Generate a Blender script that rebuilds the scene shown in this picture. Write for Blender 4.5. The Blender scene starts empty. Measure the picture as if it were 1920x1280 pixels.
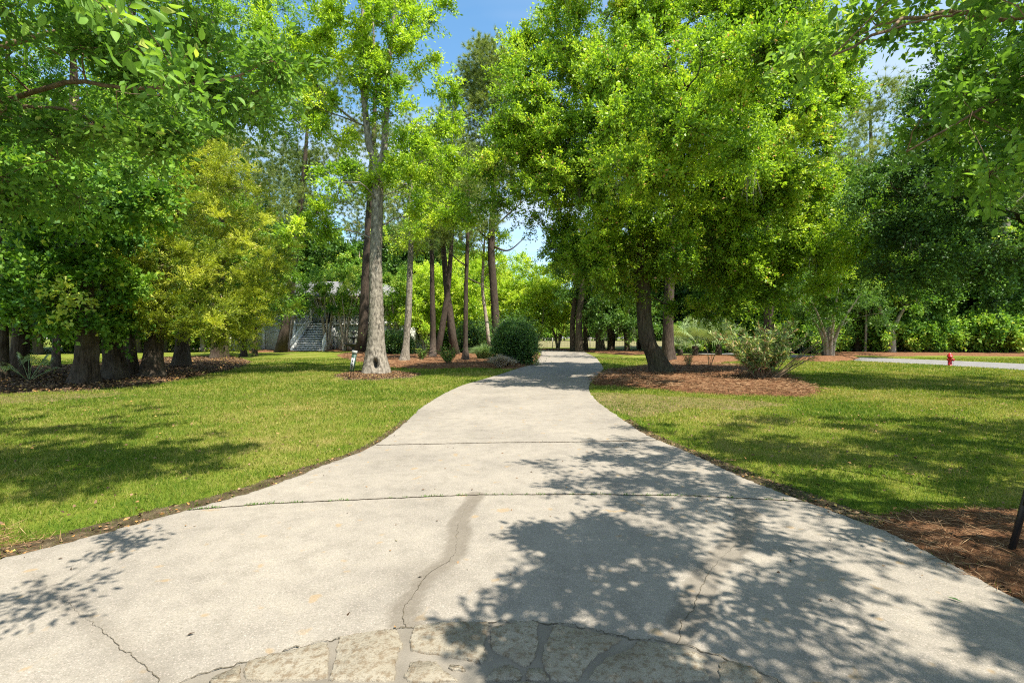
import bpy, math, random
import numpy as np
from mathutils import Vector
random.seed(7)
RNG = np.random.default_rng(11)
R = math.radians
sc = bpy.context.scene
COL = sc.collection
# ------------------------------------------------------------------ camera
F, HOR, CAMH = 907.0, 630.0, 1.65            # focal length in px of a 1920 px wide picture, horizon row, eye height
cd = bpy.data.cameras.new('camera'); cam = bpy.data.objects.new('camera', cd); COL.objects.link(cam)
cam.location = (0, 0, CAMH); cam.rotation_euler = (R(90), 0, 0)
cd.sensor_width = 36; cd.lens = 36*F/1920; cd.shift_y = -(640-HOR)/1920; cd.clip_end = 1500; cd.clip_start = .05
sc.camera = cam
# ------------------------------------------------------------------ light
SUN = Vector((.40, -.38, 1.0)).normalized()
elev = math.asin(SUN.z); azim = math.atan2(SUN.x, SUN.y)
sl = bpy.data.lights.new('sun', 'SUN'); sl.energy = 5.0; sl.angle = R(.53); sl.color = (1, .94, .83)
so = bpy.data.objects.new('sun', sl); COL.objects.link(so); so.rotation_euler = SUN.to_track_quat('Z', 'Y').to_euler(); so.location = (20, -20, 50)
w = bpy.data.worlds.new('World'); sc.world = w; w.use_nodes = True
nt = w.node_tree; N = nt.nodes; L = nt.links; N.clear()
out = N.new('ShaderNodeOutputWorld'); bg = N.new('ShaderNodeBackground'); sky = N.new('ShaderNodeTexSky')
sky.sky_type = 'NISHITA'; sky.sun_disc = False; sky.sun_elevation = elev; sky.sun_rotation = azim
sky.air_density = 1.0; sky.dust_density = .35; sky.ozone_density = 2.2
bg.inputs[1].default_value = .09
tc = N.new('ShaderNodeTexCoord'); sep = N.new('ShaderNodeSeparateXYZ'); L.new(tc.outputs['Generated'], sep.inputs[0])
mz = N.new('ShaderNodeMath'); mz.operation = 'MAXIMUM'; mz.inputs[1].default_value = .03; L.new(sep.outputs[2], mz.inputs[0])
dx = N.new('ShaderNodeMath'); dx.operation = 'DIVIDE'; L.new(sep.outputs[0], dx.inputs[0]); L.new(mz.outputs[0], dx.inputs[1])
dy = N.new('ShaderNodeMath'); dy.operation = 'DIVIDE'; L.new(sep.outputs[1], dy.inputs[0]); L.new(mz.outputs[0], dy.inputs[1])
cmb = N.new('ShaderNodeCombineXYZ'); L.new(dx.outputs[0], cmb.inputs[0]); L.new(dy.outputs[0], cmb.inputs[1])
mp = N.new('ShaderNodeMapping'); mp.inputs['Scale'].default_value = (.28, .8, 1); mp.inputs['Location'].default_value = (1.3, .15, 0); L.new(cmb.outputs[0], mp.inputs[0])
cn = N.new('ShaderNodeTexNoise'); cn.inputs['Scale'].default_value = 1.0; cn.inputs['Detail'].default_value = 5; cn.inputs['Roughness'].default_value = .5
L.new(mp.outputs[0], cn.inputs['Vector'])
cr = N.new('ShaderNodeValToRGB'); cr.color_ramp.elements[0].position = .38; cr.color_ramp.elements[1].position = .66
cr.color_ramp.elements[1].color = (.75, .75, .75, 1); L.new(cn.outputs[0], cr.inputs[0])
mx = N.new('ShaderNodeMixRGB'); mx.inputs[2].default_value = (5.2, 5.6, 6.3, 1)
hs = N.new('ShaderNodeHueSaturation'); hs.inputs['Hue'].default_value = .488; hs.inputs['Saturation'].default_value = 1.12; hs.inputs['Value'].default_value = 1.6; L.new(sky.outputs[0], hs.inputs['Color'])
L.new(cr.outputs[0], mx.inputs[0]); L.new(hs.outputs[0], mx.inputs[1]); L.new(mx.outputs[0], bg.inputs[0]); L.new(bg.outputs[0], out.inputs[0])
sc.view_settings.view_transform = 'Standard'; sc.view_settings.look = 'None'
sc.view_settings.exposure = 0.98; sc.view_settings.gamma = 1.0
sc.cycles.max_bounces = 6; sc.cycles.transparent_max_bounces = 4; sc.cycles.diffuse_bounces = 1
sc.cycles.glossy_bounces = 2; sc.cycles.transmission_bounces = 4; sc.cycles.use_denoising = False; sc.cycles.filter_width = 1.15
sc.cycles.caustics_reflective = False; sc.cycles.caustics_refractive = False
# ------------------------------------------------------------------ helpers
def G(px, py):
    Y = F*CAMH/(py-HOR); return ((px-960)/F*Y, Y)
def W(px, py, Y): return np.array([(px-960)/F*Y, Y, CAMH-(py-HOR)/F*Y])
def tag(o, label=None, cat=None, group=None, kind=None):
    if label: o['label'] = label
    if cat: o['category'] = cat
    if group: o['group'] = group
    if kind: o['kind'] = kind
    return o
def empty(name, loc, label, cat, group=None, rz=0):
    o = bpy.data.objects.new(name, None); COL.objects.link(o); o.location = tuple(loc); o.rotation_euler = (0, 0, rz)
    o.empty_display_size = .3
    return tag(o, label, cat, group)
def mesh_obj(name, V, faces, mat, parent=None, attrs=None, smooth=False, loc=None):
    """faces: (M,k) array, or a list of such arrays / a list of tuples"""
    me = bpy.data.meshes.new(name)
    V = np.asarray(V, dtype=np.float32)
    if isinstance(faces, np.ndarray): faces = [faces]
    if len(faces) and not isinstance(faces[0], np.ndarray):
        loops = np.array([i for f in faces for i in f], dtype=np.int32)
        tot = np.array([len(f) for f in faces], dtype=np.int32)
    else:
        faces = [f for f in faces if len(f)]
        loops = np.concatenate([f.ravel() for f in faces]).astype(np.int32)
        tot = np.concatenate([np.full(len(f), f.shape[1], dtype=np.int32) for f in faces])
    me.vertices.add(len(V)); me.vertices.foreach_set('co', V.ravel())
    me.loops.add(len(loops)); me.loops.foreach_set('vertex_index', loops)
    me.polygons.add(len(tot)); st = np.concatenate([[0], np.cumsum(tot)[:-1]]).astype(np.int32)
    me.polygons.foreach_set('loop_start', st)
    me.update(calc_edges=True)
    if smooth: me.polygons.foreach_set('use_smooth', np.ones(len(tot), dtype=bool))
    for k, a in (attrs or {}).items():
        at = me.attributes.new(k, 'FLOAT', 'POINT'); at.data.foreach_set('value', np.asarray(a, dtype=np.float32))
    me.materials.append(mat)
    o = bpy.data.objects.new(name, me); COL.objects.link(o)
    if parent: o.parent = parent
    if loc is not None: o.location = tuple(loc)
    return o
class MB:
    def __init__(s): s.v = []; s.f = []; s.n = 0
    def add(s, V, Fc):
        V = np.asarray(V, float); s.v.append(V)
        s.f += [tuple(int(i)+s.n for i in f) for f in Fc]; s.n += len(V)
    def box(s, x0, y0, z0, x1, y1, z1):
        s.add([(x0,y0,z0),(x1,y0,z0),(x1,y1,z0),(x0,y1,z0),(x0,y0,z1),(x1,y0,z1),(x1,y1,z1),(x0,y1,z1)],
              [(0,3,2,1),(4,5,6,7),(0,1,5,4),(1,2,6,5),(2,3,7,6),(3,0,4,7)])
    def hexa(s, p):
        s.add(p, [(0,3,2,1),(4,5,6,7),(0,1,5,4),(1,2,6,5),(2,3,7,6),(3,0,4,7)])
    def tube(s, path, rad, n=6, cap=True):
        V, Fc = tube(path, rad, n); s.add(V, Fc)
        if cap:
            k = len(path); b = s.n-k*n
            s.f.append(tuple(b+i for i in range(n))[::-1]); s.f.append(tuple(b+(k-1)*n+i for i in range(n)))
    def lathe(s, prof, n=16, c=(0,0)):
        a = np.arange(n)*2*math.pi/n
        V = [(c[0]+r*math.cos(t), c[1]+r*math.sin(t), z) for r, z in prof for t in a]
        Fc = [(i*n+j, i*n+(j+1)%n, (i+1)*n+(j+1)%n, (i+1)*n+j) for i in range(len(prof)-1) for j in range(n)]
        s.add(V, Fc)
    def build(s, name, mat, parent=None, smooth=False, loc=None, attrs=None):
        return mesh_obj(name, np.concatenate(s.v), s.f, mat, parent, attrs, smooth, loc)
def norm(a): return a/np.maximum(np.linalg.norm(a, axis=-1, keepdims=True), 1e-9)
def tube(path, rad, n):
    P = np.asarray(path, float); k = len(P); rad = np.broadcast_to(np.asarray(rad, float), (k,))
    T = norm(np.gradient(P, axis=0)); ref = np.array([0, 0, 1.]) if abs(T[0][2]) < .8 else np.array([1., 0, 0])
    A = norm(np.cross(T, ref)); B = np.cross(T, A); a = np.arange(n)*2*math.pi/n
    V = P[:, None]+rad[:, None, None]*(A[:, None]*np.cos(a)[None, :, None]+B[:, None]*np.sin(a)[None, :, None])
    i = np.arange(k-1)[:, None]*n; j = np.arange(n)[None]; j2 = (j+1) % n
    Fc = np.stack([i+j, i+j2, i+n+j2, i+n+j], -1).reshape(-1, 4)
    return V.reshape(-1, 3), Fc
def spline(pts, n):
    P = np.asarray(pts, float); 
    if len(P) < 3:
        t = np.linspace(0, 1, n)[:, None]; return P[0]*(1-t)+P[-1]*t
    d = np.concatenate([[0], np.cumsum(np.linalg.norm(np.diff(P[:, :3], axis=0), axis=1))]); Q = []
    m = np.gradient(P, d, axis=0); s = np.linspace(0, d[-1], n)
    k = np.clip(np.searchsorted(d, s, side='right')-1, 0, len(P)-2); h = (d[k+1]-d[k])[:, None]; t = ((s-d[k])/(d[k+1]-d[k]))[:, None]
    return (2*t**3-3*t**2+1)*P[k]+(t**3-2*t**2+t)*h*m[k]+(-2*t**3+3*t**2)*P[k+1]+(t**3-t**2)*h*m[k+1]
def inpoly(x, y, poly):
    p = np.asarray(poly); c = np.zeros(np.shape(x), bool); j = len(p)-1
    for i in range(len(p)):
        xi, yi, xj, yj = p[i][0], p[i][1], p[j][0], p[j][1]
        c ^= ((yi > y) != (yj > y)) & (x < (xj-xi)*(y-yi)/((yj-yi) if yj != yi else 1e-9)+xi); j = i
    return c
# ------------------------------------------------------------------ materials
def newmat(name):
    m = bpy.data.materials.new(name); m.use_nodes = True; t = m.node_tree; t.nodes.clear()
    o = t.nodes.new('ShaderNodeOutputMaterial'); return m, t, t.nodes, t.links, o
def noise(N, L, vec, scale, detail=3, rough=.5):
    n = N.new('ShaderNodeTexNoise'); n.inputs['Scale'].default_value = scale; n.inputs['Detail'].default_value = detail
    n.inputs['Roughness'].default_value = rough; L.new(vec, n.inputs['Vector']); return n.outputs[0]
def ramp(N, L, src, stops):
    r = N.new('ShaderNodeValToRGB'); e = r.color_ramp.elements
    while len(e) < len(stops): e.new(.5)
    for k, (p, c) in enumerate(stops):
        e[k].position = p; e[k].color = (*c, 1) if len(c) == 3 else c
    L.new(src, r.inputs[0]); return r.outputs[0]
def mix(N, L, f, a, b, mode='MIX'):
    m = N.new('ShaderNodeMixRGB'); m.blend_type = mode
    for i, x in zip((0, 1, 2), (f, a, b)):
        if isinstance(x, (int, float)): m.inputs[i].default_value = x
        elif isinstance(x, tuple): m.inputs[i].default_value = (*x, 1)
        else: L.new(x, m.inputs[i])
    return m.outputs[0]
def math_(N, L, op, a, b=0.0):
    m = N.new('ShaderNodeMath'); m.operation = op
    for i, x in zip((0, 1), (a, b)):
        if isinstance(x, (int, float)): m.inputs[i].default_value = x
        else: L.new(x, m.inputs[i])
    return m.outputs[0]
def principled(N, L, o, col, rough=.8, spec=.3, bump=None, bs=.3, bd=.02):
    p = N.new('ShaderNodeBsdfPrincipled'); p.inputs['Roughness'].default_value = rough
    p.inputs['Specular IOR Level'].default_value = spec
    if isinstance(col, tuple): p.inputs['Base Color'].default_value = (*col, 1)
    else: L.new(col, p.inputs['Base Color'])
    if bump is not None:
        b = N.new('ShaderNodeBump'); b.inputs['Strength'].default_value = bs; b.inputs['Distance'].default_value = bd
        L.new(bump, b.inputs['Height']); L.new(b.outputs[0], p.inputs['Normal'])
    L.new(p.outputs[0], o.inputs[0]); return p
def simple(name, col, rough=.6, spec=.3, vary=.15, scale=6, bs=.15):
    m, t, N, L, o = newmat(name); g = N.new('ShaderNodeNewGeometry').outputs['Position']
    n = noise(N, L, g, scale, 4); c = ramp(N, L, n, [(.3, tuple(x*(1-vary) for x in col)), (.7, tuple(min(1, x*(1+vary)) for x in col))])
    principled(N, L, o, c, rough, spec, n, bs, .01); return m
def leafmat(name, stops, trans=.38, tcol=1.5, rough=.45, spec=.35, gain=1.5):
    m, t, N, L, o = newmat(name)
    a = N.new('ShaderNodeAttribute'); a.attribute_name = 'v'
    c = ramp(N, L, a.outputs['Fac'], [(q_, tuple(min(.75, x*gain*g_) for x, g_ in zip(c_, (1.12, 1.10, 1.6)))) for q_, c_ in stops])
    p = N.new('ShaderNodeBsdfPrincipled'); p.inputs['Roughness'].default_value = rough; p.inputs['Specular IOR Level'].default_value = spec
    L.new(c, p.inputs['Base Color'])
    tr = N.new('ShaderNodeBsdfTranslucent'); tc_ = mix(N, L, 1.0, c, (1.25*tcol, 1.25*tcol, .55*tcol), 'MULTIPLY'); L.new(tc_, tr.inputs[0])
    ms = N.new('ShaderNodeMixShader'); ms.inputs[0].default_value = trans*.82
    L.new(p.outputs[0], ms.inputs[1]); L.new(tr.outputs[0], ms.inputs[2]); L.new(ms.outputs[0], o.inputs[0]); return m
def barkmat(name, dark, light, moss=None, vscale=1.0, zs=1.6):
    m, t, N, L, o = newmat(name); g = N.new('ShaderNodeNewGeometry').outputs['Position']
    mp = N.new('ShaderNodeMapping'); mp.inputs['Scale'].default_value = (9*vscale, 9*vscale, zs*vscale); L.new(g, mp.inputs[0])
    n = noise(N, L, mp.outputs[0], 1.6, 7, .62); n2 = noise(N, L, g, 1.7, 4)
    c = ramp(N, L, n, [(.33, dark), (.5, tuple((a+b)/2 for a, b in zip(dark, light))), (.66, light)])
    c = mix(N, L, ramp(N, L, n2, [(.42, (0, 0, 0)), (.62, (.5, .5, .5))]), c, moss or tuple(x*1.1 for x in light))
    principled(N, L, o, c, .9, .15, n, .9, .04); return m
def lawn_nodes(N, L):
    g = N.new('ShaderNodeNewGeometry').outputs['Position']
    mp = N.new('ShaderNodeMapping'); mp.inputs['Scale'].default_value = (1, 1, 0); L.new(g, mp.inputs[0]); v = mp.outputs[0]
    a = noise(N, L, v, .33, 3, .6); b = noise(N, L, v, 2.3, 4, .65); c = noise(N, L, v, 38, 3, .7)
    s = math_(N, L, 'ADD', math_(N, L, 'MULTIPLY', a, .5), math_(N, L, 'MULTIPLY', b, .35))
    s = math_(N, L, 'ADD', s, math_(N, L, 'MULTIPLY', c, .15))
    return v, s, b, c
LAWN = [(.36, (.06, .12, .010)), (.45, (.13, .19, .018)), (.53, (.21, .235, .034)), (.62, (.31, .27, .09))]
m, t, N, L, o = newmat('lawn'); v, s, b, c = lawn_nodes(N, L)
col = ramp(N, L, s, LAWN); col = mix(N, L, .55, col, ramp(N, L, c, [(.3, (.35, .35, .35)), (.7, (1.15, 1.15, 1.15))]), 'MULTIPLY')
principled(N, L, o, col, .95, .1, c, .8, .04); M_lawn = m
m, t, N, L, o = newmat('grass_blade'); v, s, b, c = lawn_nodes(N, L)
at = N.new('ShaderNodeAttribute'); at.attribute_name = 'v'
s2 = math_(N, L, 'ADD', s, math_(N, L, 'MULTIPLY', math_(N, L, 'SUBTRACT', at.outputs['Fac'], .5), .42))
col = ramp(N, L, s2, [(.30, (.05, .12, .01)), (.44, (.14, .21, .018)), (.53, (.24, .275, .04)), (.64, (.40, .34, .12))])
p = N.new('ShaderNodeBsdfPrincipled'); p.inputs['Roughness'].default_value = .6; p.inputs['Specular IOR Level'].default_value = .2; L.new(col, p.inputs[0])
tr = N.new('ShaderNodeBsdfTranslucent'); L.new(mix(N, L, 1.0, col, (1.6, 1.6, .8), 'MULTIPLY'), tr.inputs[0]); ms = N.new('ShaderNodeMixShader'); ms.inputs[0].default_value = .35
L.new(p.outputs[0], ms.inputs[1]); L.new(tr.outputs[0], ms.inputs[2]); L.new(ms.outputs[0], o.inputs[0]); M_blade = m
# concrete
m, t, N, L, o = newmat('concrete'); g = N.new('ShaderNodeNewGeometry').outputs['Position']
a1 = noise(N, L, g, .7, 5, .6); a2 = noise(N, L, g, 5, 5, .65); a3 = noise(N, L, g, 110, 3, .85); a4 = noise(N, L, g, 45, 4, .75)
c = ramp(N, L, a1, [(.3, (.22, .20, .17)), (.5, (.278, .252, .211)), (.7, (.318, .287, .238))])
c = mix(N, L, .5, c, ramp(N, L, a2, [(.3, (.62, .60, .56)), (.52, (1.0, .98, .95)), (.7, (1.16, 1.13, 1.06))]), 'MULTIPLY')
c = mix(N, L, ramp(N, L, a4, [(.56, (0, 0, 0)), (.66, (.6, .6, .6))]), c, (.20, .175, .135))
c = mix(N, L, ramp(N, L, a3, [(.56, (0, 0, 0)), (.66, (.8, .8, .8))]), c, (.50, .42, .36))
c = mix(N, L, ramp(N, L, a3, [(.34, (.8, .8, .8)), (.44, (0, 0, 0))]), c, (.14, .125, .10))
a5 = noise(N, L, g, 7, 2, .4); c = mix(N, L, ramp(N, L, a5, [(.68, (0, 0, 0)), (.74, (.5, .5, .5))]), c, (.33, .22, .10))
st = N.new('ShaderNodeAttribute'); st.attribute_name = 'stain'
c = mix(N, L, st.outputs['Fac'], c, (.12, .10, .075))
principled(N, L, o, c, .9, .2, mix(N, L, .5, a3, a4), .25, .006); M_conc = m
m, t, N, L, o = newmat('mortar'); g = N.new('ShaderNodeNewGeometry').outputs['Position']
a1 = noise(N, L, g, 4, 5); a2 = noise(N, L, g, 120, 3)
c = mix(N, L, .4, ramp(N, L, a1, [(.3, (.17, .15, .12)), (.7, (.26, .23, .185))]), ramp(N, L, a2, [(.3, (.6, .6, .6)), (.7, (1.1, 1.1, 1.1))]), 'MULTIPLY')
principled(N, L, o, c, .9, .2, a2, .3, .006); M_mortar = m
m, t, N, L, o = newmat('limestone'); g = N.new('ShaderNodeNewGeometry').outputs['Position']
a1 = noise(N, L, g, 3, 6, .65); a2 = noise(N, L, g, 22, 6, .75); a3 = noise(N, L, g, 90, 3)
c = ramp(N, L, a1, [(.3, (.24, .205, .15)), (.5, (.32, .28, .21)), (.7, (.36, .32, .25))])
c = mix(N, L, ramp(N, L, a2, [(.48, (0, 0, 0)), (.60, (.75, .75, .75))]), c, (.17, .12, .07))
c = mix(N, L, ramp(N, L, a3, [(.28, (.7, .7, .7)), (.4, (0, 0, 0))]), c, (.13, .105, .07))
principled(N, L, o, c, .85, .25, a2, .9, .02); M_stone = m
def ground_mat(name, lo, mid, hi, sc1=9, sc2=55):
    m, t, N, L, o = newmat(name); g = N.new('ShaderNodeNewGeometry').outputs['Position']
    a1 = noise(N, L, g, sc1, 6, .7); a2 = noise(N, L, g, sc2, 4, .8)
    c = ramp(N, L, a1, [(.3, lo), (.5, mid), (.68, hi)]); c = mix(N, L, .7, c, ramp(N, L, a2, [(.3, (.45, .45, .45)), (.7, (1.35, 1.35, 1.35))]), 'MULTIPLY')
    principled(N, L, o, c, .95, .1, mix(N, L, .5, a1, a2), 1.0, .06); return m
M_straw = ground_mat('pine_straw_bed', (.08, .038, .018), (.20, .098, .048), (.34, .185, .095))
M_chips = ground_mat('wood_chips', (.12, .075, .045), (.25, .165, .10), (.38, .28, .18), 14, 70)
M_litter = ground_mat('leaf_litter', (.035, .022, .014), (.085, .055, .032), (.17, .12, .075), 12, 60)
M_dirt = ground_mat('bare_soil', (.055, .042, .024), (.12, .09, .05), (.22, .17, .105), 5, 40)
M_meadow = ground_mat('dry_meadow', (.16, .15, .06), (.22, .20, .09), (.28, .245, .12), .5, 6)
M_road = ground_mat('asphalt', (.20, .195, .185), (.25, .24, .23), (.29, .28, .265), 1.5, 30)
def varmat(name, stops, rough=.7):
    m, t, N, L, o = newmat(name); a = N.new('ShaderNodeAttribute'); a.attribute_name = 'v'
    principled(N, L, o, ramp(N, L, a.outputs['Fac'], stops), rough, .25); return m
M_needle = varmat('dead_needles', [(0, (.07, .032, .015)), (.5, (.23, .115, .052)), (1, (.46, .30, .16))])
M_deadleaf = varmat('dead_leaves', [(0, (.05, .03, .018)), (.4, (.15, .085, .045)), (.75, (.28, .18, .10)), (.95, (.42, .22, .06)), (1, (.35, .36, .10))])
M_crack = simple('crack_dark', (.10, .085, .06), .95, .05, .4, 40)
M_jointdirt = ground_mat('joint_dirt', (.06, .045, .03), (.12, .09, .06), (.22, .17, .11), 30, 120)
# foliage
M_oak = leafmat('oak_leaf', [(0, (.02, .05, .005)), (.3, (.075, .15, .010)), (.62, (.19, .30, .016)), (.93, (.33, .40, .03)), (1, (.30, .17, .06))], .40)
M_bright = leafmat('bright_leaf', [(0, (.05, .11, .008)), (.4, (.13, .23, .012)), (.8, (.27, .37, .02)), (1, (.38, .44, .05))], .42)
M_water = leafmat('water_oak_leaf', [(0, (.03, .08, .008)), (.4, (.075, .17, .012)), (.8, (.17, .28, .02)), (1, (.28, .36, .05))], .4)
M_maple = leafmat('maple_leaf', [(0, (.02, .06, .010)), (.45, (.07, .155, .014)), (.85, (.18, .29, .028)), (1, (.32, .34, .05))], .36, 1.4, .55, .25)
M_cedar = leafmat('cedar_leaf', [(0, (.03, .06, .006)), (.3, (.11, .155, .010)), (.65, (.27, .315, .020)), (.97, (.38, .40, .04)), (1, (.42, .30, .12))], .36)
M_pine = leafmat('pine_needle', [(0, (.03, .06, .012)), (.5, (.11, .155, .025)), (.90, (.22, .25, .04)), (1, (.26, .21, .06))], .25)
M_dark = leafmat('dark_leaf', [(0, (.012, .035, .008)), (.5, (.035, .08, .012)), (.85, (.08, .16, .022)), (1, (.13, .24, .04))], .3, 1.3)
M_shade = leafmat('live_oak_leaf', [(0, (.018, .05, .008)), (.5, (.05, .11, .012)), (.9, (.11, .20, .02)), (1, (.18, .26, .04))], .3, 1.4)
M_near = leafmat('dogwood_leaf', [(0, (.05, .11, .012)), (.5, (.10, .19, .02)), (.9, (.18, .28, .03)), (1, (.28, .33, .05))], .45, 1.5, .55, .25)
M_holly = leafmat('clipped_leaf', [(0, (.012, .04, .008)), (.5, (.05, .12, .018)), (1, (.22, .34, .04))], .2, 1.2, .35, .5)
M_palm = leafmat('palm_frond', [(0, (.10, .15, .04)), (.6, (.20, .26, .08)), (1, (.34, .30, .13))], .3, 1.2)
M_olean = leafmat('oleander_leaf', [(0, (.05, .10, .02)), (.5, (.15, .23, .05)), (.8, (.30, .33, .09)), (.9, (.40, .28, .12)), (1, (.20, .09, .05))], .3, 1.2)
M_tan = leafmat('dry_grass_leaf', [(0, (.18, .14, .07)), (.6, (.36, .29, .16)), (1, (.50, .42, .26))], .3, 1.1)
M_gren = leafmat('tall_grass_leaf', [(0, (.06, .12, .03)), (.6, (.14, .22, .05)), (1, (.28, .34, .11))], .3, 1.2)
M_moss = varmat('spanish_moss', [(0, (.14, .14, .10)), (1, (.34, .33, .25))], .95)
B_grey = barkmat('grey_bark', (.05, .043, .033), (.42, .37, .30), (.27, .24, .19), .8, 4.5)
B_oak = barkmat('oak_bark', (.025, .02, .013), (.13, .102, .068), (.08, .082, .045))
B_pine = barkmat('pine_bark', (.02, .015, .011), (.115, .085, .064), (.08, .065, .05), 1.3)
B_cypress = barkmat('flared_bark', (.018, .013, .009), (.10, .072, .05), (.12, .10, .072))
B_pale = barkmat('pale_bark', (.18, .14, .10), (.44, .36, .27), (.5, .44, .36))
B_near = barkmat('twig_bark', (.10, .065, .04), (.27, .19, .12))
# ------------------------------------------------------------------ foliage generators
UP = np.array([0, 0, 1.])
def cards(P, D, Ln, Wd, tone, up=.8, fold=.25, wide=.5):
    n = len(P); r = RNG.normal(size=(n, 3))*.75+UP*up; S = norm(np.cross(D, r)); Nn = np.cross(S, D)
    Ln = np.broadcast_to(Ln, (n,))[:, None]; Wd = np.broadcast_to(Wd, (n,))[:, None]
    V = np.stack([P, P+D*Ln*wide+S*Wd/2+Nn*Wd*fold, P+D*Ln-Nn*Wd*fold*.5, P+D*Ln*wide-S*Wd/2+Nn*Wd*fold], 1).reshape(-1, 3)
    return V, np.arange(n*4).reshape(-1, 4), np.repeat(tone, 4)
def ovals(P, D, Ln, Wd, tone, up=.8, curl=.12):
    n = len(P); r = RNG.normal(size=(n, 3))*.75+UP*up; S = norm(np.cross(D, r)); Nn = np.cross(S, D); Ln = np.broadcast_to(Ln, (n,))[:, None]; Wd = np.broadcast_to(Wd, (n,))[:, None]*.5
    k = [(0, 0, 0), (.25, .82, .3), (.55, 1, .1), (.82, .55, -.35), (1.06, 0, -1), (.82, -.55, -.35), (.55, -1, .1), (.25, -.82, .3)]
    V = np.stack([P+D*Ln*a+S*Wd*b+Nn*(Wd*abs(b)*.35+Ln*curl*c) for a, b, c in k], 1).reshape(-1, 3)
    i = np.arange(n)[:, None]*8; return V, np.concatenate([i+np.array([[0, 1, 2, 3]]), i+np.array([[0, 3, 4, 5]]), i+np.array([[0, 5, 6, 7]])]), np.repeat(tone, 8)
def needles(P, D, Ln, Wd, tone):
    n = len(P); S = norm(np.cross(D, RNG.normal(size=(n, 3))))
    V = np.stack([P-S*Wd/2, P+S*Wd/2, P+D*np.broadcast_to(Ln, (n,))[:, None]], 1).reshape(-1, 3)
    return V, np.arange(n*3).reshape(-1, 3), np.repeat(tone, 3)
def clumps_in(blobs):
    C = []; O = []
    for b in blobs:
        c, r, k = np.array(b[0], float), np.array(b[1], float), b[2]; sh = b[3] if len(b) > 3 else 4.5
        d = norm(RNG.normal(size=(k, 3))); q = RNG.random(k)**(1/sh)
        C.append(c+d*r*q[:, None]); O.append(d*q[:, None])
    return np.concatenate(C), np.concatenate(O)
def foliage(C, O, rc, ns, nl, Ln, Wd, out_=.7, up=.35, droop=.12, jit=.06, spread=.9, kind='leaf', lup=.8, tone0=.5, tvar=.16):
    K = len(C)
    rcv = rc*(.65+.7*RNG.random(K)); rcd = np.broadcast_to(np.asarray(rc, float), (K,))[:, None, None]
    d = norm(RNG.normal(size=(K, ns, 3))*np.array([1, 1, .75])+O[:, None]*out_+UP*up)
    ln = rcv[:, None]*(.45+.65*RNG.random((K, ns)))
    ctone = tone0+RNG.normal(size=K)*tvar
    if kind == 'tuft':
        tip = C[:, None]+d*ln[..., None]; tip = tip.reshape(-1, 3); dd = d.reshape(-1, 3)
        P = np.repeat(tip, nl, 0)-np.repeat(dd, nl, 0)*RNG.random((len(tip)*nl, 1))*.14
        D = norm(np.repeat(dd, nl, 0)*.8+RNG.normal(size=P.shape)*.75+UP*.15)
        tone = np.clip(np.repeat(np.repeat(ctone, ns), nl)+RNG.normal(size=len(P))*.12, 0, .96)
        V, Fc, T = needles(P, D, Ln*(.7+.5*RNG.random(len(P))), Wd, tone)
        return V, Fc, T, (np.repeat(C, ns, 0), tip)
    t = .12+.88*RNG.random((K, ns, nl))**.8
    P = C[:, None, None]+d[:, :, None]*(ln[..., None]*t)[..., None]
    P[..., 2] -= droop*rcd*t**2
    P = P+RNG.normal(size=P.shape)*jit; P = P.reshape(-1, 3)
    D = norm(np.repeat(d.reshape(-1, 3), nl, 0)*(1.0)+RNG.normal(size=P.shape)*spread)
    tone = np.repeat(ctone, ns*nl)+RNG.normal(size=len(P))*.13+(t.ravel()-.5)*.12
    tone = np.clip(tone, 0, .96); tone[RNG.random(len(P)) < .012] = 1
    s = .7+.6*RNG.random(len(P))
    V, Fc, T = (ovals if kind == 'oval' else cards)(P, D, Ln*s, Wd*s, tone, lup)
    tip = C[:, None]+d*ln[..., None]; tip[..., 2] -= droop*rcd[:, :, 0]
    return V, Fc, T, (np.repeat(C, ns, 0), tip.reshape(-1, 3))
def twig_ribbons(A, B, w=.008):
    n = len(A); D = norm(B-A); S = norm(np.cross(D, RNG.normal(size=(n, 3))))*w; S2 = np.cross(D, S)
    V = np.stack([A+S, A-S*.5+S2*.8, A-S*.5-S2*.8, B], 1).reshape(-1, 3); b = np.arange(n)[:, None]*4
    Fc = np.concatenate([b+np.array([[0, 1, 3]]), b+np.array([[1, 2, 3]]), b+np.array([[2, 0, 3]])])
    return V, Fc
def limb_system(nodes, rads, C, rmin=.012, k0=.013, seg=6, sides=5, rise=.25):
    """greedy branching: every clump joins the nearest point of what has grown so far"""
    nodes = [np.array(n, float) for n in nodes]; rads = list(rads); mb_v = []; mb_f = []; off = 0
    T0 = np.array(nodes); d0 = np.min(np.linalg.norm(C[:, None]-T0[None], axis=2), axis=1)
    for i in np.argsort(d0):
        c = C[i]; A = np.array(nodes); dv = c-A; dist = np.linalg.norm(dv, axis=1)
        hz = np.linalg.norm(dv[:, :2], axis=1); cost = dist+np.maximum(0, A[:, 2]-c[2]+rise*hz)*1.2
        j = int(np.argmin(cost)); a = A[j]; ln = dist[j]
        if ln < .12: continue
        r0 = min(rads[j]*.75, rmin+k0*ln*1.6); m1 = a+(c-a)*.5+RNG.normal(size=3)*ln*.08+UP*ln*.07
        Q = spline([a, m1, c], seg); Q[1:-1] += RNG.normal(size=(seg-2, 3))*ln*.015
        rr = np.linspace(r0, max(rmin*.5, r0*.25), seg)
        V, Fc = tube(Q, rr, sides); mb_v.append(V); mb_f.append(Fc+off); off += len(V)
        for q, r_ in zip(Q[2:], rr[2:]): nodes.append(q); rads.append(r_)
    if not mb_v: return np.zeros((0, 3)), np.zeros((0, 4), int)
    return np.concatenate(mb_v), np.concatenate(mb_f)
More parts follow.
